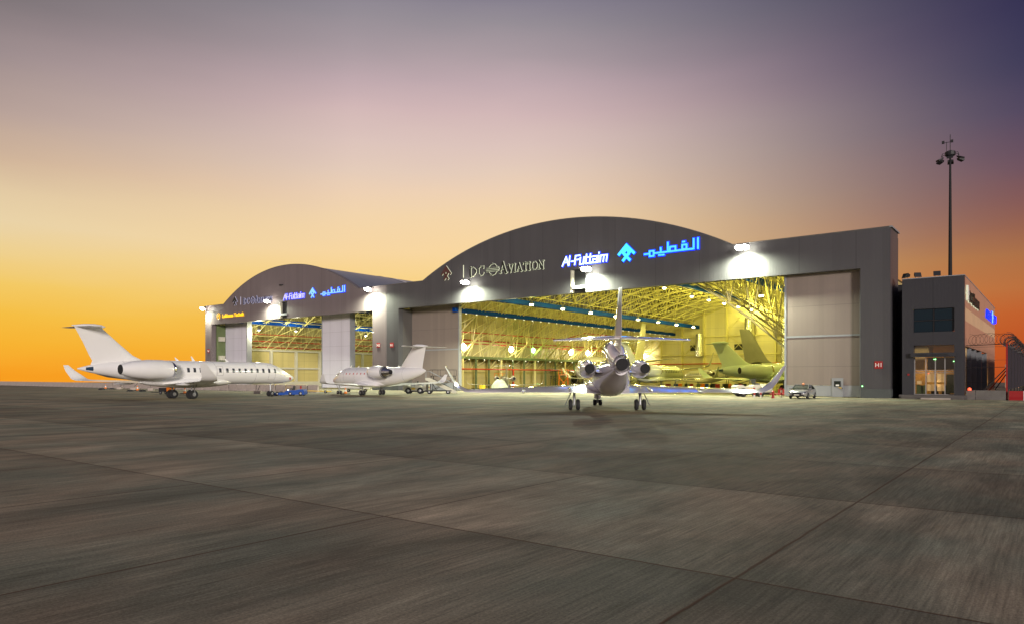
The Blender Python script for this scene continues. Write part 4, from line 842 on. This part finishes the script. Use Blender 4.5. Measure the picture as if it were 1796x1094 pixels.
G_A = dict(fus=[(14.3, 2.12, .02, .02), (14.22, 2.12, .19, .17), (13.95, 2.12, .36, .33), (13.5, 2.15, .54, .50), (12.9, 2.24, .76, .69), (12.25, 2.38, .97, .87), (11.6, 2.52, 1.09, 1.04), (10.65, 2.66, 1.17, 1.18), (9.2, 2.70, 1.2, 1.22), (4, 2.70, 1.2, 1.22), (-1.5, 2.70, 1.2, 1.22), (-3.2, 2.76, 1.13, 1.16), (-5.2, 2.88, .92, .98), (-7.2, 2.97, .64, .70), (-8.8, 3.0, .36, .42), (-9.8, 3.0, .13, .17), (-10.2, 3.0, .04, .05)],
  wing=[(.5, 3.6, 1.62, 6.2, .11, 0), (2.5, 2.0, 1.66, 4.6, .11, 3), (5.5, -.1, 1.74, 3.2, .10, 4), (9, -2.2, 1.84, 2.15, .09, 5), (11.0, -3.4, 1.90, 1.75, .09, 9), (11.5, -3.75, 2.05, 1.6, .08, 45), (11.72, -4.05, 2.35, 1.4, .08, 72), (11.95, -4.75, 2.9, .98, .08, 76), (12.15, -5.35, 3.5, .5, .08, 78)],
  stab=[(.1, -8.1, 6.88, 2.3, .10, 0), (1.3, -8.7, 6.86, 1.8, .09, 0), (2.5, -9.3, 6.84, 1.15, .09, 0)], fin=[(3.25, -3.2, 5.9, .06), (3.75, -3.9, 5.0, .08), (4.3, -5.1, 4.1, .09), (5.5, -6.55, 3.2, .10), (6.9, -8.15, 2.35, .10)], bullet=(-7.7, 6.92, .24, 3.0),
  fairing=(6.2, -4.6, 1.42, 1.10, 2.35), eng=[(-2.3, -7.4, 2.05, 2.95, .80, .95, .47, 'full')], gear=dict(y=1.75, r=.46, w=.30, top=1.75, nx=11.0, nr=.33), flaps=(5.5,),
  win=[.5+.86*i for i in range(12)]+[-1.3, -.4], winz=2.95, cock=[(11.75, 12.35, 28, 56, -.2), (11.25, 11.65, 24, 48, -.1), (12.15, 12.45, 60, 88, -.1)], door=[(1.95, 2.55, 2.45, 3.45), (9.9, 10.8, 1.9, 3.55)], ant=[(1.2, .5), (5.2, .35), (-.6, .35)])
G_A['win'] = [((t*73)+34.17)/(.545-t*.839) for t in [((90+px/3.991)-898)/1237 for px in (913, 957, 1001, 1050, 1136, 1186, 1229, 1272, 1314, 1356, 1397, 1438, 1479, 1522)]]
wd = G_A['win'][4]; G_A['door'] = [(wd-.35, wd+.35, 2.4, 3.4), (9.9, 10.8, 1.95, 3.55)]
G_B = dict(fus=[(9.3, 1.92, .02, .02), (9.2, 1.92, .16, .15), (8.8, 1.94, .42, .38), (8.0, 2.02, .76, .70), (7.1, 2.18, 1.0, .98), (6.2, 2.34, 1.15, 1.15), (5.2, 2.44, 1.23, 1.24), (3.5, 2.45, 1.25, 1.26), (-2, 2.45, 1.25, 1.26), (-4, 2.50, 1.16, 1.21), (-6.2, 2.63, .92, 1.02), (-8.4, 2.85, .60, .75), (-10.1, 3.05, .30, .46), (-11, 3.15, .08, .20), (-11.2, 3.15, .03, .06)],
  wing=[(.5, 3.0, 1.32, 5.6, .12, 0), (3.0, .9, 1.40, 3.7, .11, 3), (6.2, -.9, 1.52, 2.4, .10, 4), (8.9, -2.2, 1.64, 1.6, .09, 8), (9.25, -2.45, 1.76, 1.45, .08, 45), (9.42, -2.75, 2.0, 1.2, .08, 70), (9.62, -3.5, 2.75, .55, .08, 76)],
  stab=[(.1, -8.9, 6.12, 2.3, .10, 0), (3.1, -10.4, 6.08, 1.15, .09, 0)], fin=[(3.2, -5.6, 4.9, .09), (3.9, -6.5, 4.1, .11), (6.15, -8.7, 2.5, .11)], bullet=(-8.4, 6.15, .27, 3.2),
  fairing=(4.2, -4.2, 1.45, .98, 2.1), eng=[(-2.6, -5.6, 1.98, 3.02, .68, .80, .27, 'cone')], gear=dict(y=1.55, r=.34, w=.22, top=1.35, nx=7.9, nr=.25),
  win=[4.3, 3.45, 2.6, 1.75, .9, .05], winz=2.85, cock=[(7.1, 7.7, 25, 52, -.1), (6.55, 7.0, 22, 46, 0), (7.3, 7.65, 58, 88, -.1)], door=[(5.0, 5.9, 1.6, 3.35)], ant=[(5, .35), (3.2, .25), (-3.5, .15)])
G_C = dict(inc=.075, fus=[(10.8, 1.75, .02, .02), (10.7, 1.75, .14, .13), (10.2, 1.8, .42, .4), (9.3, 1.92, .76, .72), (8.2, 2.08, 1.0, .98), (7, 2.15, 1.16, 1.14), (5.5, 2.18, 1.22, 1.2), (0, 2.18, 1.22, 1.2), (-2.4, 2.18, 1.22, 1.2), (-4.2, 2.28, 1.05, 1.08), (-5.8, 2.46, .80, .86), (-7.2, 2.66, .56, .62), (-8.1, 2.80, .42, .48)],
  wing=[(.6, 3.4, 1.62, 6.0, .11, 0), (2.6, 1.8, 1.56, 4.3, .11, 1), (5.6, -.2, 1.48, 2.9, .11, 1), (8.4, -1.9, 1.40, 2.0, .11, 2), (9.2, -2.4, 1.42, 1.7, .08, 18), (9.65, -2.75, 1.66, 1.5, .08, 42), (9.95, -3.1, 2.02, 1.2, .08, 60), (10.45, -3.85, 2.92, .5, .08, 64)],
  stab=[(.05, -5.9, 4.56, 2.3, .13, 0), (3.8, -7.5, 4.32, 1.0, .13, -3)], fin=[(3.5, -3.9, 4.1, .10), (4.4, -4.6, 3.6, .11), (5.6, -5.8, 2.6, .10), (7.2, -7.1, 1.45, .11)],
  fairing=(5.4, -4.4, 1.5, .93, 2.35), eng=[(-2.6, -6.3, 1.62, 2.72, .50, .56, .30, 'full'), (-6.9, -8.7, 0, 2.92, .50, .54, .36, 'full')], duct=[(-2.2, 3.86, .50, .48), (-3.0, 3.88, .62, .57), (-4.5, 3.78, .66, .64), (-6, 3.44, .64, .68), (-7.2, 3.10, .58, .62), (-8.3, 2.94, .48, .52)],
  gear=dict(y=2.22, r=.37, w=.25, top=1.4, nx=7.9, nr=.24, door_g=1), win=[6, 5.1, 4.2, 3.3, 2.4, 1.5], winz=2.6, cock=[(8.6, 9.2, 26, 56, -.1)], door=[(6.6, 7.4, 1.5, 3.1)], flaps=(2.6, 5.6))
G_S = dict(G_B); G_S['eng'] = [(-2.6, -6.2, 2.05, 3.02, .66, .74, .42, 'full')]; G_S['cock'] = []
G_H = dict(fus=[(15, 2.9, .03, .03), (14.8, 2.9, .35, .35), (14, 2.95, .95, .95), (12.6, 3.15, 1.5, 1.5), (11, 3.35, 1.82, 1.85), (9, 3.45, 1.88, 1.95), (-6, 3.45, 1.88, 1.95), (-9, 3.7, 1.6, 1.75), (-13, 4.3, 1.0, 1.1), (-16.5, 4.9, .35, .4), (-17.2, 5, .05, .08)],
  wing=[(.8, 5.5, 2.2, 7.5, .12, 0), (4.5, 2.4, 2.5, 4.8, .11, 5), (10, -1.2, 3.1, 3.0, .10, 6), (15.3, -4.3, 3.75, 1.6, .09, 12), (15.8, -4.8, 4.2, 1.4, .08, 60), (16.2, -6.0, 6.2, .6, .08, 80)],
  stab=[(.3, -12.8, 4.9, 3.6, .09, 0), (6.2, -16.0, 5.6, 1.3, .09, 6)], fin=[(4.8, -9.2, 6.2, .08), (6.2, -11.3, 5.2, .09), (12.5, -15.4, 2.3, .09)], fairing=(6, -5.5, 2.2, 1.35, 3.0),
  eng=[(5.6, 1.8, 4.9, 1.55, .82, .95, .5, 'full')], under=True, gear=dict(y=2.8, r=.55, w=.4, top=2.2, nx=12.2, nr=.38), win=[9-.9*i for i in range(17)], winz=3.7, cock=[(12.8, 13.5, 25, 55, -.1)])
jet('business_jet', 'long white twin-engine business jet with fourteen dark windows, parked at the far left', (-71.7, 36.83), 94.73, G_A, 1.)
jet('business_jet', 'white T-tail jet with chrome engine cones and red covers, parked between the hangars', (-67.27, 58.59), 173.8, G_B, .936, covers=True)
jet('trijet', 'glossy three-engine jet seen from behind with wide curved winglets, before the larger hangar', (-24.1, 41.67), 125.5, G_C, 1., 'jet_gloss')
jet('business_jet', 'pale glossy jet inside the larger hangar, half hidden behind the trijet\'s right engine', (-54.2, 108.0), 94.7, G_A, 1.1, 'jet_pale', far=True)
jet('business_jet', 'green-primed jet with tall T-tail inside the larger hangar, nose behind the right door leaf', (-36.0, 116.3), 52.7, G_A, 1.1, 'jet_green', far=True)
jet('business_jet', 'cream jet deep inside the larger hangar with round silver engine cone facing out', (-59.8, 145.0), 142.7, G_B, 1., 'jet_cream', far=True)
jet('business_jet', 'small twin-engine jet seen from behind at the left of the larger hangar\'s opening', (-74.0, 93.4), 132.7, G_S, .66, 'jet_cream', far=True)
jet('airliner', 'large airliner deep inside the larger hangar, its tall pale fin rising behind the trijet', (-71.9, 126.5), -82.3, G_H, 1.15, 'jet_cream', far=True, cat='airliner')
jet('airliner', 'airliner with tall grey fin at the right rear of the larger hangar', (-38.5, 149.5), 47.7, G_H, .93, 'jet_pale', 'jet_grey', far=True, cat='airliner')

# ------------------------------------------------------------------ vehicles and ground equipment
def wheelmb(x, y, r, w=.3): return MB().rev((x, y-w/2, r), (0, 1, 0), [(0, r*.7), (.03, r*.94), (w*.3, r), (w*.7, r), (w-.03, r*.94), (w, r*.7)], 18)
def add_wheel(e, x, y, r, w=.3, hub=True):
    wo_ = wheelmb(x, y, r, w).build('wheel', 'rubber', e, smooth=True)
    if hub: MB().rev((x, y-w/2-.015, r), (0, 1, 0), [(0, r*.2), (.02, r*.5), (w, r*.5), (w+.03, r*.2)], 12).build('hub', 'hub', wo_, smooth=True)
# sedan
car = empty('parked_car', (-21.2, 77.3, 0), -88, 'silver saloon car with an orange roof beacon, parked by the right door leaf', 'car')
LB, WD = 2.42, .92
prof_ = [(-2.42, .45, .92, .78), (-2.35, .30, 1.0, .86), (-1.9, .24, 1.03, .91), (-1.2, .22, 1.02, .92), (.9, .22, .98, .92), (1.6, .24, .92, .91), (2.15, .28, .82, .86), (2.40, .38, .68, .74), (2.45, .45, .60, .66)]
rg = [[(x, -w*.96, z0), (x, -w, z0+.15), (x, -w, (z0+z1)/2+.08), (x, -w*.93, z1-.06), (x, -w*.80, z1), (x, w*.80, z1), (x, w*.93, z1-.06), (x, w, (z0+z1)/2+.08), (x, w, z0+.15), (x, w*.96, z0)] for x, z0, z1, w in prof_]
bd = MB().loft(rg).build('body', 'car_silver', car, smooth=True, ang=35)
cab = [(-1.85, .98, .84, 0), (-1.0, 1.40, .70, 1), (-.3, 1.45, .68, 1), (.3, 1.42, .69, 1), (1.15, .97, .82, 0)]
MB().loft([[(x, -(.84 if z < 1.1 else .80), .95), (x, -w, z), (x, -w*.5, z+.01), (x, w*.5, z+.01), (x, w, z), (x, (.84 if z < 1.1 else .80), .95)] for x, z, w, k in cab]).build('cabin', 'car_glass', car, smooth=True, ang=30)
MB().loft([[(x, -w*.93, z+.004), (x, w*.93, z+.004), (x, w*.93, z+.03), (x, -w*.93, z+.03)] for x, z, w in ((-1.0, 1.40, .70), (-.3, 1.452, .68), (.3, 1.42, .69))]).build('roof_panel', 'car_silver', car)
for sg in (-1, 1):
    MB().tube([(1.15, sg*.81, .98), (.32, sg*.69, 1.43), (-.3, sg*.68, 1.46), (-1.0, sg*.70, 1.41), (-1.85, sg*.82, .99)], .035, 4).build('roof_pillar', 'car_silver', car)
    MB().tube([(-.25, sg*.83, .98), (-.28, sg*.69, 1.45)], .03, 4).build('roof_pillar', 'car_silver', car)
    MB().box(.85, 1.05, sg*.98-.1, sg*.98+.1, .95, 1.1).build('mirror', 'car_silver', car)
    MB().loft([[(2.38, sg*.50, .60), (2.38, sg*.80, .62), (2.32, sg*.80, .72), (2.34, sg*.50, .70)], [(2.2, sg*.50, .60), (2.1, sg*.84, .62), (2.08, sg*.84, .73), (2.16, sg*.5, .71)]]).build('headlight', 'lip_metal', car)
    for x in (-1.45, 1.45): add_wheel(car, x, sg*.83, .34, .24)
MB().box(2.38, 2.47, -.45, .45, .42, .64).build('grille', 'hole', car); MB().box(2.40, 2.475, -.70, .70, .27, .36).build('lower_intake', 'hole', car)
MB().box(2.47, 2.49, -.26, .26, .37, .47).build('number_plate', 'plate', car)
bc = MB().rev((0, 0, 0), (0, 0, 1), [(0, .13), (.12, .12), (.18, .05)], 10).build('beacon', 'paint_orange', car); bc.location = (.1, .1, 1.45)
far_car = copy_tree(car, None, (-3.2, 150, 0), -60, 'distant saloon car seen through the fence right of the office')
# white tow tractor
def tractor(loc, rz, label, s_=1.):
    e = empty('tow_tractor', (*loc, 0), rz, label, 'tow tractor', scale=s_)
    m = MB(); m.prism([(-1.75, .42), (-1.75, .95), (-1.5, 1.12), (-1.1, 1.12), (-.85, .98), (-.25, .98), (.0, 1.12), (.45, 1.15), (.7, .98), (1.0, .98), (1.05, 1.22), (1.65, 1.22), (1.7, .42)], -.78, .78); m.build('body', 'cream', e)
    m = MB(); m.box(-1.6, 1.6, -.70, .70, .25, .419); m.build('chassis', 'dark_steel', e)
    m = MB(); m.box(.15, .6, -.5, .5, 1.152, 1.30); m.box(.1, .2, -.5, .5, 1.3, 1.7); m.build('seat', 'dark_steel', e)
    m = MB(); m.tube([(-.35, 0, 1.0), (-.15, 0, 1.45)], .03, 6); m.tube([(-.15+.0, .18*math.cos(a), 1.45+.18*math.sin(a)) for a in [2*math.pi*i/12 for i in range(12)]], .02, 4, closed=True); m.build('steering_wheel', 'dark_steel', e)
    for sx_ in (-1.05, .55):
        for sy in (-.72, .72): add_wheel(e, sx_, sy, .42, .34)
    for sy in (-.5, .5):
        m = MB(); m.box(1.70, 1.73, sy-.12, sy+.12, .75, .95); m.build('tail_light', 'paint_red', e); m = MB(); m.box(-1.78, -1.751, sy-.12, sy+.12, .7, .9); m.build('headlight', 'plate', e)
    m = MB(); m.box(-.6, -.1, -.80, -.781, .55, .80); m.build('side_marking', 'paint_yellow', e)
    return e
tractor((-68.9, 67.9), 37, 'white four-wheel tow tractor behind the white T-tail jet, beside the airstairs')
tractor((-27.6, 80.4), 37, 'larger white tow tractor half hidden behind the trijet\'s right wing tip', 1.2)
# blue towbarless tug holding the left jet's nose wheel
e = empty('pushback_tug', (-73.4, 51.0, 0), 37.7, 'low bright blue pushback tug under the nose of the far left jet', 'pushback tug', scale=.78)
m = MB(); m.prism([(-.6, .18), (-.6, .55), (-.2, .82), (1.2, .86), (1.4, .98), (2.3, .98), (2.45, .70), (2.45, .18)], -.95, .95); m.build('body', 'paint_blue', e)
for sg in (-1, 1):
    m = MB(); m.box(-2.3, -.601, sg*.82-.13, sg*.82+.13, .12, .48); m.build('cradle_arm', 'paint_blue', e); add_wheel(e, -1.7, sg*.85, .32, .22); add_wheel(e, 1.9, sg*.85, .36, .22); add_wheel(e, .3, sg*.85, .34, .22)
m = MB(); m.prism([(-2.5, .04), (-1.9, .04), (-1.9, .16)], -.7, .7); m.build('ramp', 'paint_blue', e)
m = MB(); m.box(.2, .7, -.4, .4, .87, 1.15); m.box(.6, .72, -.4, .4, 1.15, 1.5); m.build('seat', 'dark_steel', e)
m = MB(); m.tube([(1.9, -.7, .98), (1.9, -.7, 1.55)], .03, 4); m.box(1.78, 2.02, -.76, -.64, 1.1, 1.5); m.build('warning_board', 'paint_red', e)
m = MB(); m.rev((-.1, -.6, .83), (0, 0, 1), [(0, .08), (.12, .07)], 10); m.build('work_lamp', 'small_glow', e)
m = MB(); m.tube([(-.5, -.5, .8), (-.45, -.5, 1.35), (.3, -.5, 1.35)], .03, 4); m.build('hand_rail', 'paint_yellow', e)
# airstairs
e = empty('airstairs', (-65.4, 68.8, 0), 37, 'mobile airstairs with pale sloping side panels, beside the white tow tractor', 'airstairs')
m = MB()
for sy in (-.62, .62): m.prism([(-1.9, 2.15), (-1.5, 2.15), (2.2, .35), (2.2, .12), (1.8, .12), (-1.9, 1.85)], sy-.04, sy+.04)
m.build('side_panel', 'cream', e)
m = MB()
for i in range(10): x = -1.5+i*.38; m.box(x-.17, x+.17, -.57, .57, 1.98-i*.187, 2.02-i*.187)
m.build('steps', 'trim_light', e)
m = MB()
for sy in (-.62, .62): m.tube([(-1.9, sy, 2.2), (-1.9, sy, 3.0), (-1.4, sy, 3.0), (2.0, sy, 1.25), (2.0, sy, .4)], .03, 5)
m.build('handrail', 'trim_light', e)
m = MB(); m.box(-2., 1.6, -.7, .7, .35, .5); m.tube([(-1.7, -.5, .5), (-1.7, -.5, 1.9)], .05, 4); m.tube([(-1.7, .5, .5), (-1.7, .5, 1.9)], .05, 4); m.tube([(-.4, -.5, .5), (-1.2, -.5, 1.7)], .04, 4); m.build('chassis', 'dark_steel', e)
for sx_ in (-1.4, 1.1):
    for sy in (-.6, .6): add_wheel(e, sx_, sy, .26, .18)
# maintenance stands
def stand(loc, rz, label, h=2.4, l=3.6, w=1.6, mt='dark_steel', grp=None):
    e = empty('maintenance_stand', (*loc, 0), rz, label, 'work platform', grp)
    for sx_ in (-l/2, l/2):
        for sy in (-w/2, w/2): MB().tube([(sx_, sy, .1), (sx_*.9, sy*.9, h)], .05, 4).build('leg', mt, e)
    MB().box(-l/2, l/2, -w/2, w/2, h, h+.08).build('platform', mt, e)
    m = MB()
    for sy in (-w/2, w/2): m.tube([(-l/2, sy, .3), (l/2, sy, h*.9)], .035, 4); m.tube([(l/2, sy, .3), (-l/2, sy, h*.9)], .035, 4)
    m.build('cross_brace', mt, e)
    m = MB()
    for sy in (-w/2, w/2):
        m.tube([(-l/2, sy, h+.9), (l/2, sy, h+.9)], .025, 4)
        for k in range(4): x = -l/2+l*k/3; m.tube([(x, sy, h), (x, sy, h+.9)], .025, 4)
    m.build('guard_rail', mt, e); return e
stand((-67.2, 71.3), 30, 'dark work platform behind the airstairs', 2.35, 3.4, 1.4)
stand((-71.5, 107), 20, 'dark work platform inside the larger hangar, right of the small jet', 2.4, 3.6, 2.2)
stand((-80, 100), 40, 'orange work platform left of the small jet inside the larger hangar', 2.0, 2.2, 1.4, 'paint_orange')
stand((-66, 99.5), 37, 'orange work platform between the small jet and the trijet', 2.6, 1.6, 1.4, 'paint_orange')
stand((-46, 128), 10, 'dark work platform deep in the hangar behind the green jet', 2.2, 5, 2.)
# ground power cart, cones, chocks, tow bars
e = empty('ground_cart', (-91.9, 45.2, 0), 20, 'black and orange ground power cart behind the left jet\'s wheels', 'ground cart')
MB().box(-.9, .35, -.45, .45, .35, .85).build('generator', 'dark_steel', e); MB().box(.36, .8, -.45, .45, .30, 1.0).build('cabinet', 'paint_orange', e)
MB().tube([(-.9, 0, .3), (-2.6, 0, .2)], .04, 5).build('draw_bar', 'dark_steel', e)
for sx_ in (-.6, .5):
    for sy in (-.42, .42): add_wheel(e, sx_, sy, .22, .14)
def cone(x, y, label):
    e = empty('traffic_cone', (x, y, 0), 0, label, 'traffic cone')
    MB().box(-.42, .42, -.42, .42, 0, .10).build('base', 'rubber', e); MB().rev((0, 0, .10), (0, 0, 1), [(0, .22), (.28, .15)], 12).build('lower_body', 'paint_orange', e)
    MB().rev((0, 0, .381), (0, 0, 1), [(0, .15), (.22, .10)], 12).build('white_band', 'paint_white', e); MB().rev((0, 0, .602), (0, 0, 1), [(0, .10), (.25, .04)], 12).build('tip', 'paint_orange', e)
def Gp(px, py):
    u = (px-898)/1237.; t = 2.2*1237/(py-661.); return ((.791*u-.612)*t, (.612*u+.791)*t)
for px, py, lb in ((185, 681.3, 'orange cone with white band, leftmost before the barrier row'), (241, 684.4, 'orange cone with white band under the left jet\'s tail'), (324, 690, 'orange cone between the main wheels of the left jet'), (606, 690.5, 'orange cone under the wing of the T-tail jet')):
    cone(*Gp(px, py), lb)
for k, (px, py) in enumerate(((178, 682.8), (196, 682), (228, 685.5), (250, 685.8))):
    o = MB().prism([(-.5, 0), (.5, 0), (.25, .28), (-.25, .28)], -.25, .25).build('wheel_chock', 'rubber'); x, y = Gp(px, py); o.location = (x, y, 0); o.rotation_euler = (0, 0, R(30+k*25)); tag(o, ('black chock just left of the leftmost cone', 'black chock right of the leftmost cone', 'black chock left of the cone under the left jet\'s tail', 'black chock right of the cone under the left jet\'s tail')[k], 'wheel chock')
for k, (px, py, tx) in enumerate(((210, 681.5, .9), (234, 682.5, 1.2), (265, 684, -.3), (452, 689.5, .5))):
    x, y = Gp(px, py); e = empty('weighted_post', (x, y, 0), 37, ('concrete-footed leaning pole, leftmost before the barrier row', 'concrete-footed leaning pole left of the left jet\'s belly', 'concrete-footed pole just left of the left jet\'s wheels', 'concrete-footed pole under the left jet\'s nose')[k], 'post')
    MB().box(-.45, .45, -.3, .3, 0, .42).build('footing', 'concrete', e); MB().tube([(0, 0, .42), (tx*.6, 0, 1.1)], .035, 5).build('pole', 'wire', e)
e = empty('tow_bar', (*Gp(556, 688.5), 0), 37, 'yellow tow bar lying right of the blue tug', 'tow bar')
MB().tube([(-2.6, 0, .35), (2.0, 0, .25)], .06, 6).build('bar', 'paint_yellow', e); add_wheel(e, 1.2, .2, .18, .1); add_wheel(e, 1.2, -.2, .18, .1)
e = empty('tow_bar', (*Gp(505, 684), 0), 30, 'long yellow tow bar on trestles behind the blue tug', 'tow bar')
MB().tube([(-3.6, 0, .95), (3.2, 0, .90)], .07, 6).build('bar', 'paint_yellow', e)
for sx_ in (-2.8, 2.4): MB().tube([(sx_-.3, 0, 0), (sx_, 0, .9), (sx_+.3, 0, 0)], .04, 4).build('trestle', 'dark_steel', e)
e = empty('equipment_cart', (*Gp(622, 686.5), 0), 44, 'flat white cart behind the nose wheel of the T-tail jet', 'cart')
m = MB(); m.loft([[(-2.0, -.35, .62), (-2.0, .35, .62), (-2.0, .35, .70), (-2.0, -.35, .70)], [(-.3, -.6, .55), (-.3, .6, .55), (-.3, .6, .95), (-.3, -.6, .95)], [(2.2, -.6, .50), (2.2, .6, .50), (2.2, .6, 1.0), (2.2, -.6, 1.0)]]); m.build('deck', 'paint_white', e)
for sx_ in (-.9, 1.6):
    for sy in (-.45, .45): add_wheel(e, sx_, sy, .22, .14)
# bollards and hydrant at the right door leaf
for k, px in enumerate((1323, 1334.5, 1370.5)):
    x, y = Gp(px, 696.5); e = empty('striped_bollard', (x, y, 0), 0, ('red and white striped bollard, left one of the close pair by the trijet\'s wing tip', 'red and white striped bollard, right one of the close pair by the trijet\'s wing tip', 'red and white striped bollard beside the silver car')[k], 'bollard')
    for j in range(4): MB().rev((0, 0, .02+j*.27), (0, 0, 1), [(0, .10), (.265, .10)], 12).build('red_band' if j % 2 else 'white_band', 'paint_red' if j % 2 else 'paint_white', e)
x, y = Gp(1356, 697.5); e = empty('fire_hydrant', (x, y, 0), 0, 'small red hydrant between the striped bollards', 'hydrant')
MB().rev((0, 0, 0), (0, 0, 1), [(0, .22), (.08, .22), (.09, .13), (.6, .13), (.7, .17), (.8, .05)], 12).build('barrel', 'paint_red', e); MB().tube([(-.32, 0, .45), (.32, 0, .45)], .08, 8).build('outlets', 'paint_red', e)
m = MB(); m.tube([(-26.5, 85.5, .25), (-23.5, 85.2, .25)], .05, 4); m.box(-26.4, -25.4, 86, 87, .1, .8); o = m.build('hose_reel', 'paint_red'); tag(o, 'red hose rack on the floor behind the bollards', 'hose rack')
# tool trolleys far inside
TR = {}
cols = ['paint_red', 'paint_blue', 'paint_orange', 'dark_steel', 'paint_red', 'green_steel', 'paint_orange', 'paint_blue', 'dark_steel', 'paint_red', 'dark_steel', 'paint_orange', 'paint_blue', 'paint_red', 'dark_steel', 'paint_yellow', 'paint_orange', 'dark_steel']
nmc = {'paint_red': 'red', 'paint_blue': 'blue', 'paint_orange': 'orange', 'dark_steel': 'black', 'green_steel': 'green', 'paint_yellow': 'yellow'}
for k, c in enumerate(cols):
    px = 1172+k*9.5+(k*53 % 7) if k < 15 else 846+(k-15)*22
    D_ = 132+(k*37 % 9) if k < 15 else 112+(k % 3)*3
    u = (px-898)/1237.; x, y = (.791*u-.612)*D_, (.612*u+.791)*D_
    if c not in TR:
        e = empty('tool_trolley', (x, y, 0), k*23, nmc[c]+' tool trolley on the floor deep inside the larger hangar', 'trolley', nmc[c]+' tool trolleys in the larger hangar')
        MB().box(-.40, .40, -.3, .3, .2, 1.0).build('cabinet', c, e)
        for j in range(3): MB().box(-.36, .36, -.33, -.301, .27+j*.24, .47+j*.24).build('drawer', 'trim_light' if c == 'dark_steel' else c, e)
        for sx_ in (-.45, .45): MB().rev((sx_, -.3, .1), (0, 1, 0), [(0, .1), (.6, .1)], 8).build('castor', 'rubber', e)
        TR[c] = e
    else: copy_tree(TR[c], None, (x, y, 0), k*23)
# sheeted carts and cowling at the left of the opening
for k, (px, D_, l, h, lb) in enumerate(((828, 106, 2.6, 1.9, 'pale dust-sheeted cart just inside the left door leaf'), (852, 108, 2.2, 1.4, 'low sheeted cart right of the dust-sheeted one inside the opening'), (962, 98, 4.2, 1.0, 'white domed engine cowling on the floor left of the trijet'))):
    u = (px-898)/1237.; x, y = (.791*u-.612)*D_, (.612*u+.791)*D_
    if y < 86.8: y = 86.8
    m = MB(); rg = []
    for i in range(9):
        t = i/8; k_ = math.sin(math.pi*(.06+.88*t))**.5; rg.append([(l*(t-.5), 1.0*k_*math.cos(a), max(0, h*k_*math.sin(a))*(1+.06*math.sin(i*2.3+a*5))+.02) for a in [math.pi*j/10 for j in range(11)]])
    m.loft(rg, closed=True); o = m.build(('sheeted_cart', 'sheeted_cart', 'engine_cowling')[k], ('sheet_cloth', 'sheet_cloth', 'jet_cream')[k], smooth=True); o.location = (x, y, .02); o.rotation_euler = (0, 0, R(37)); tag(o, lb, ('cart', 'cart', 'cowling')[k])
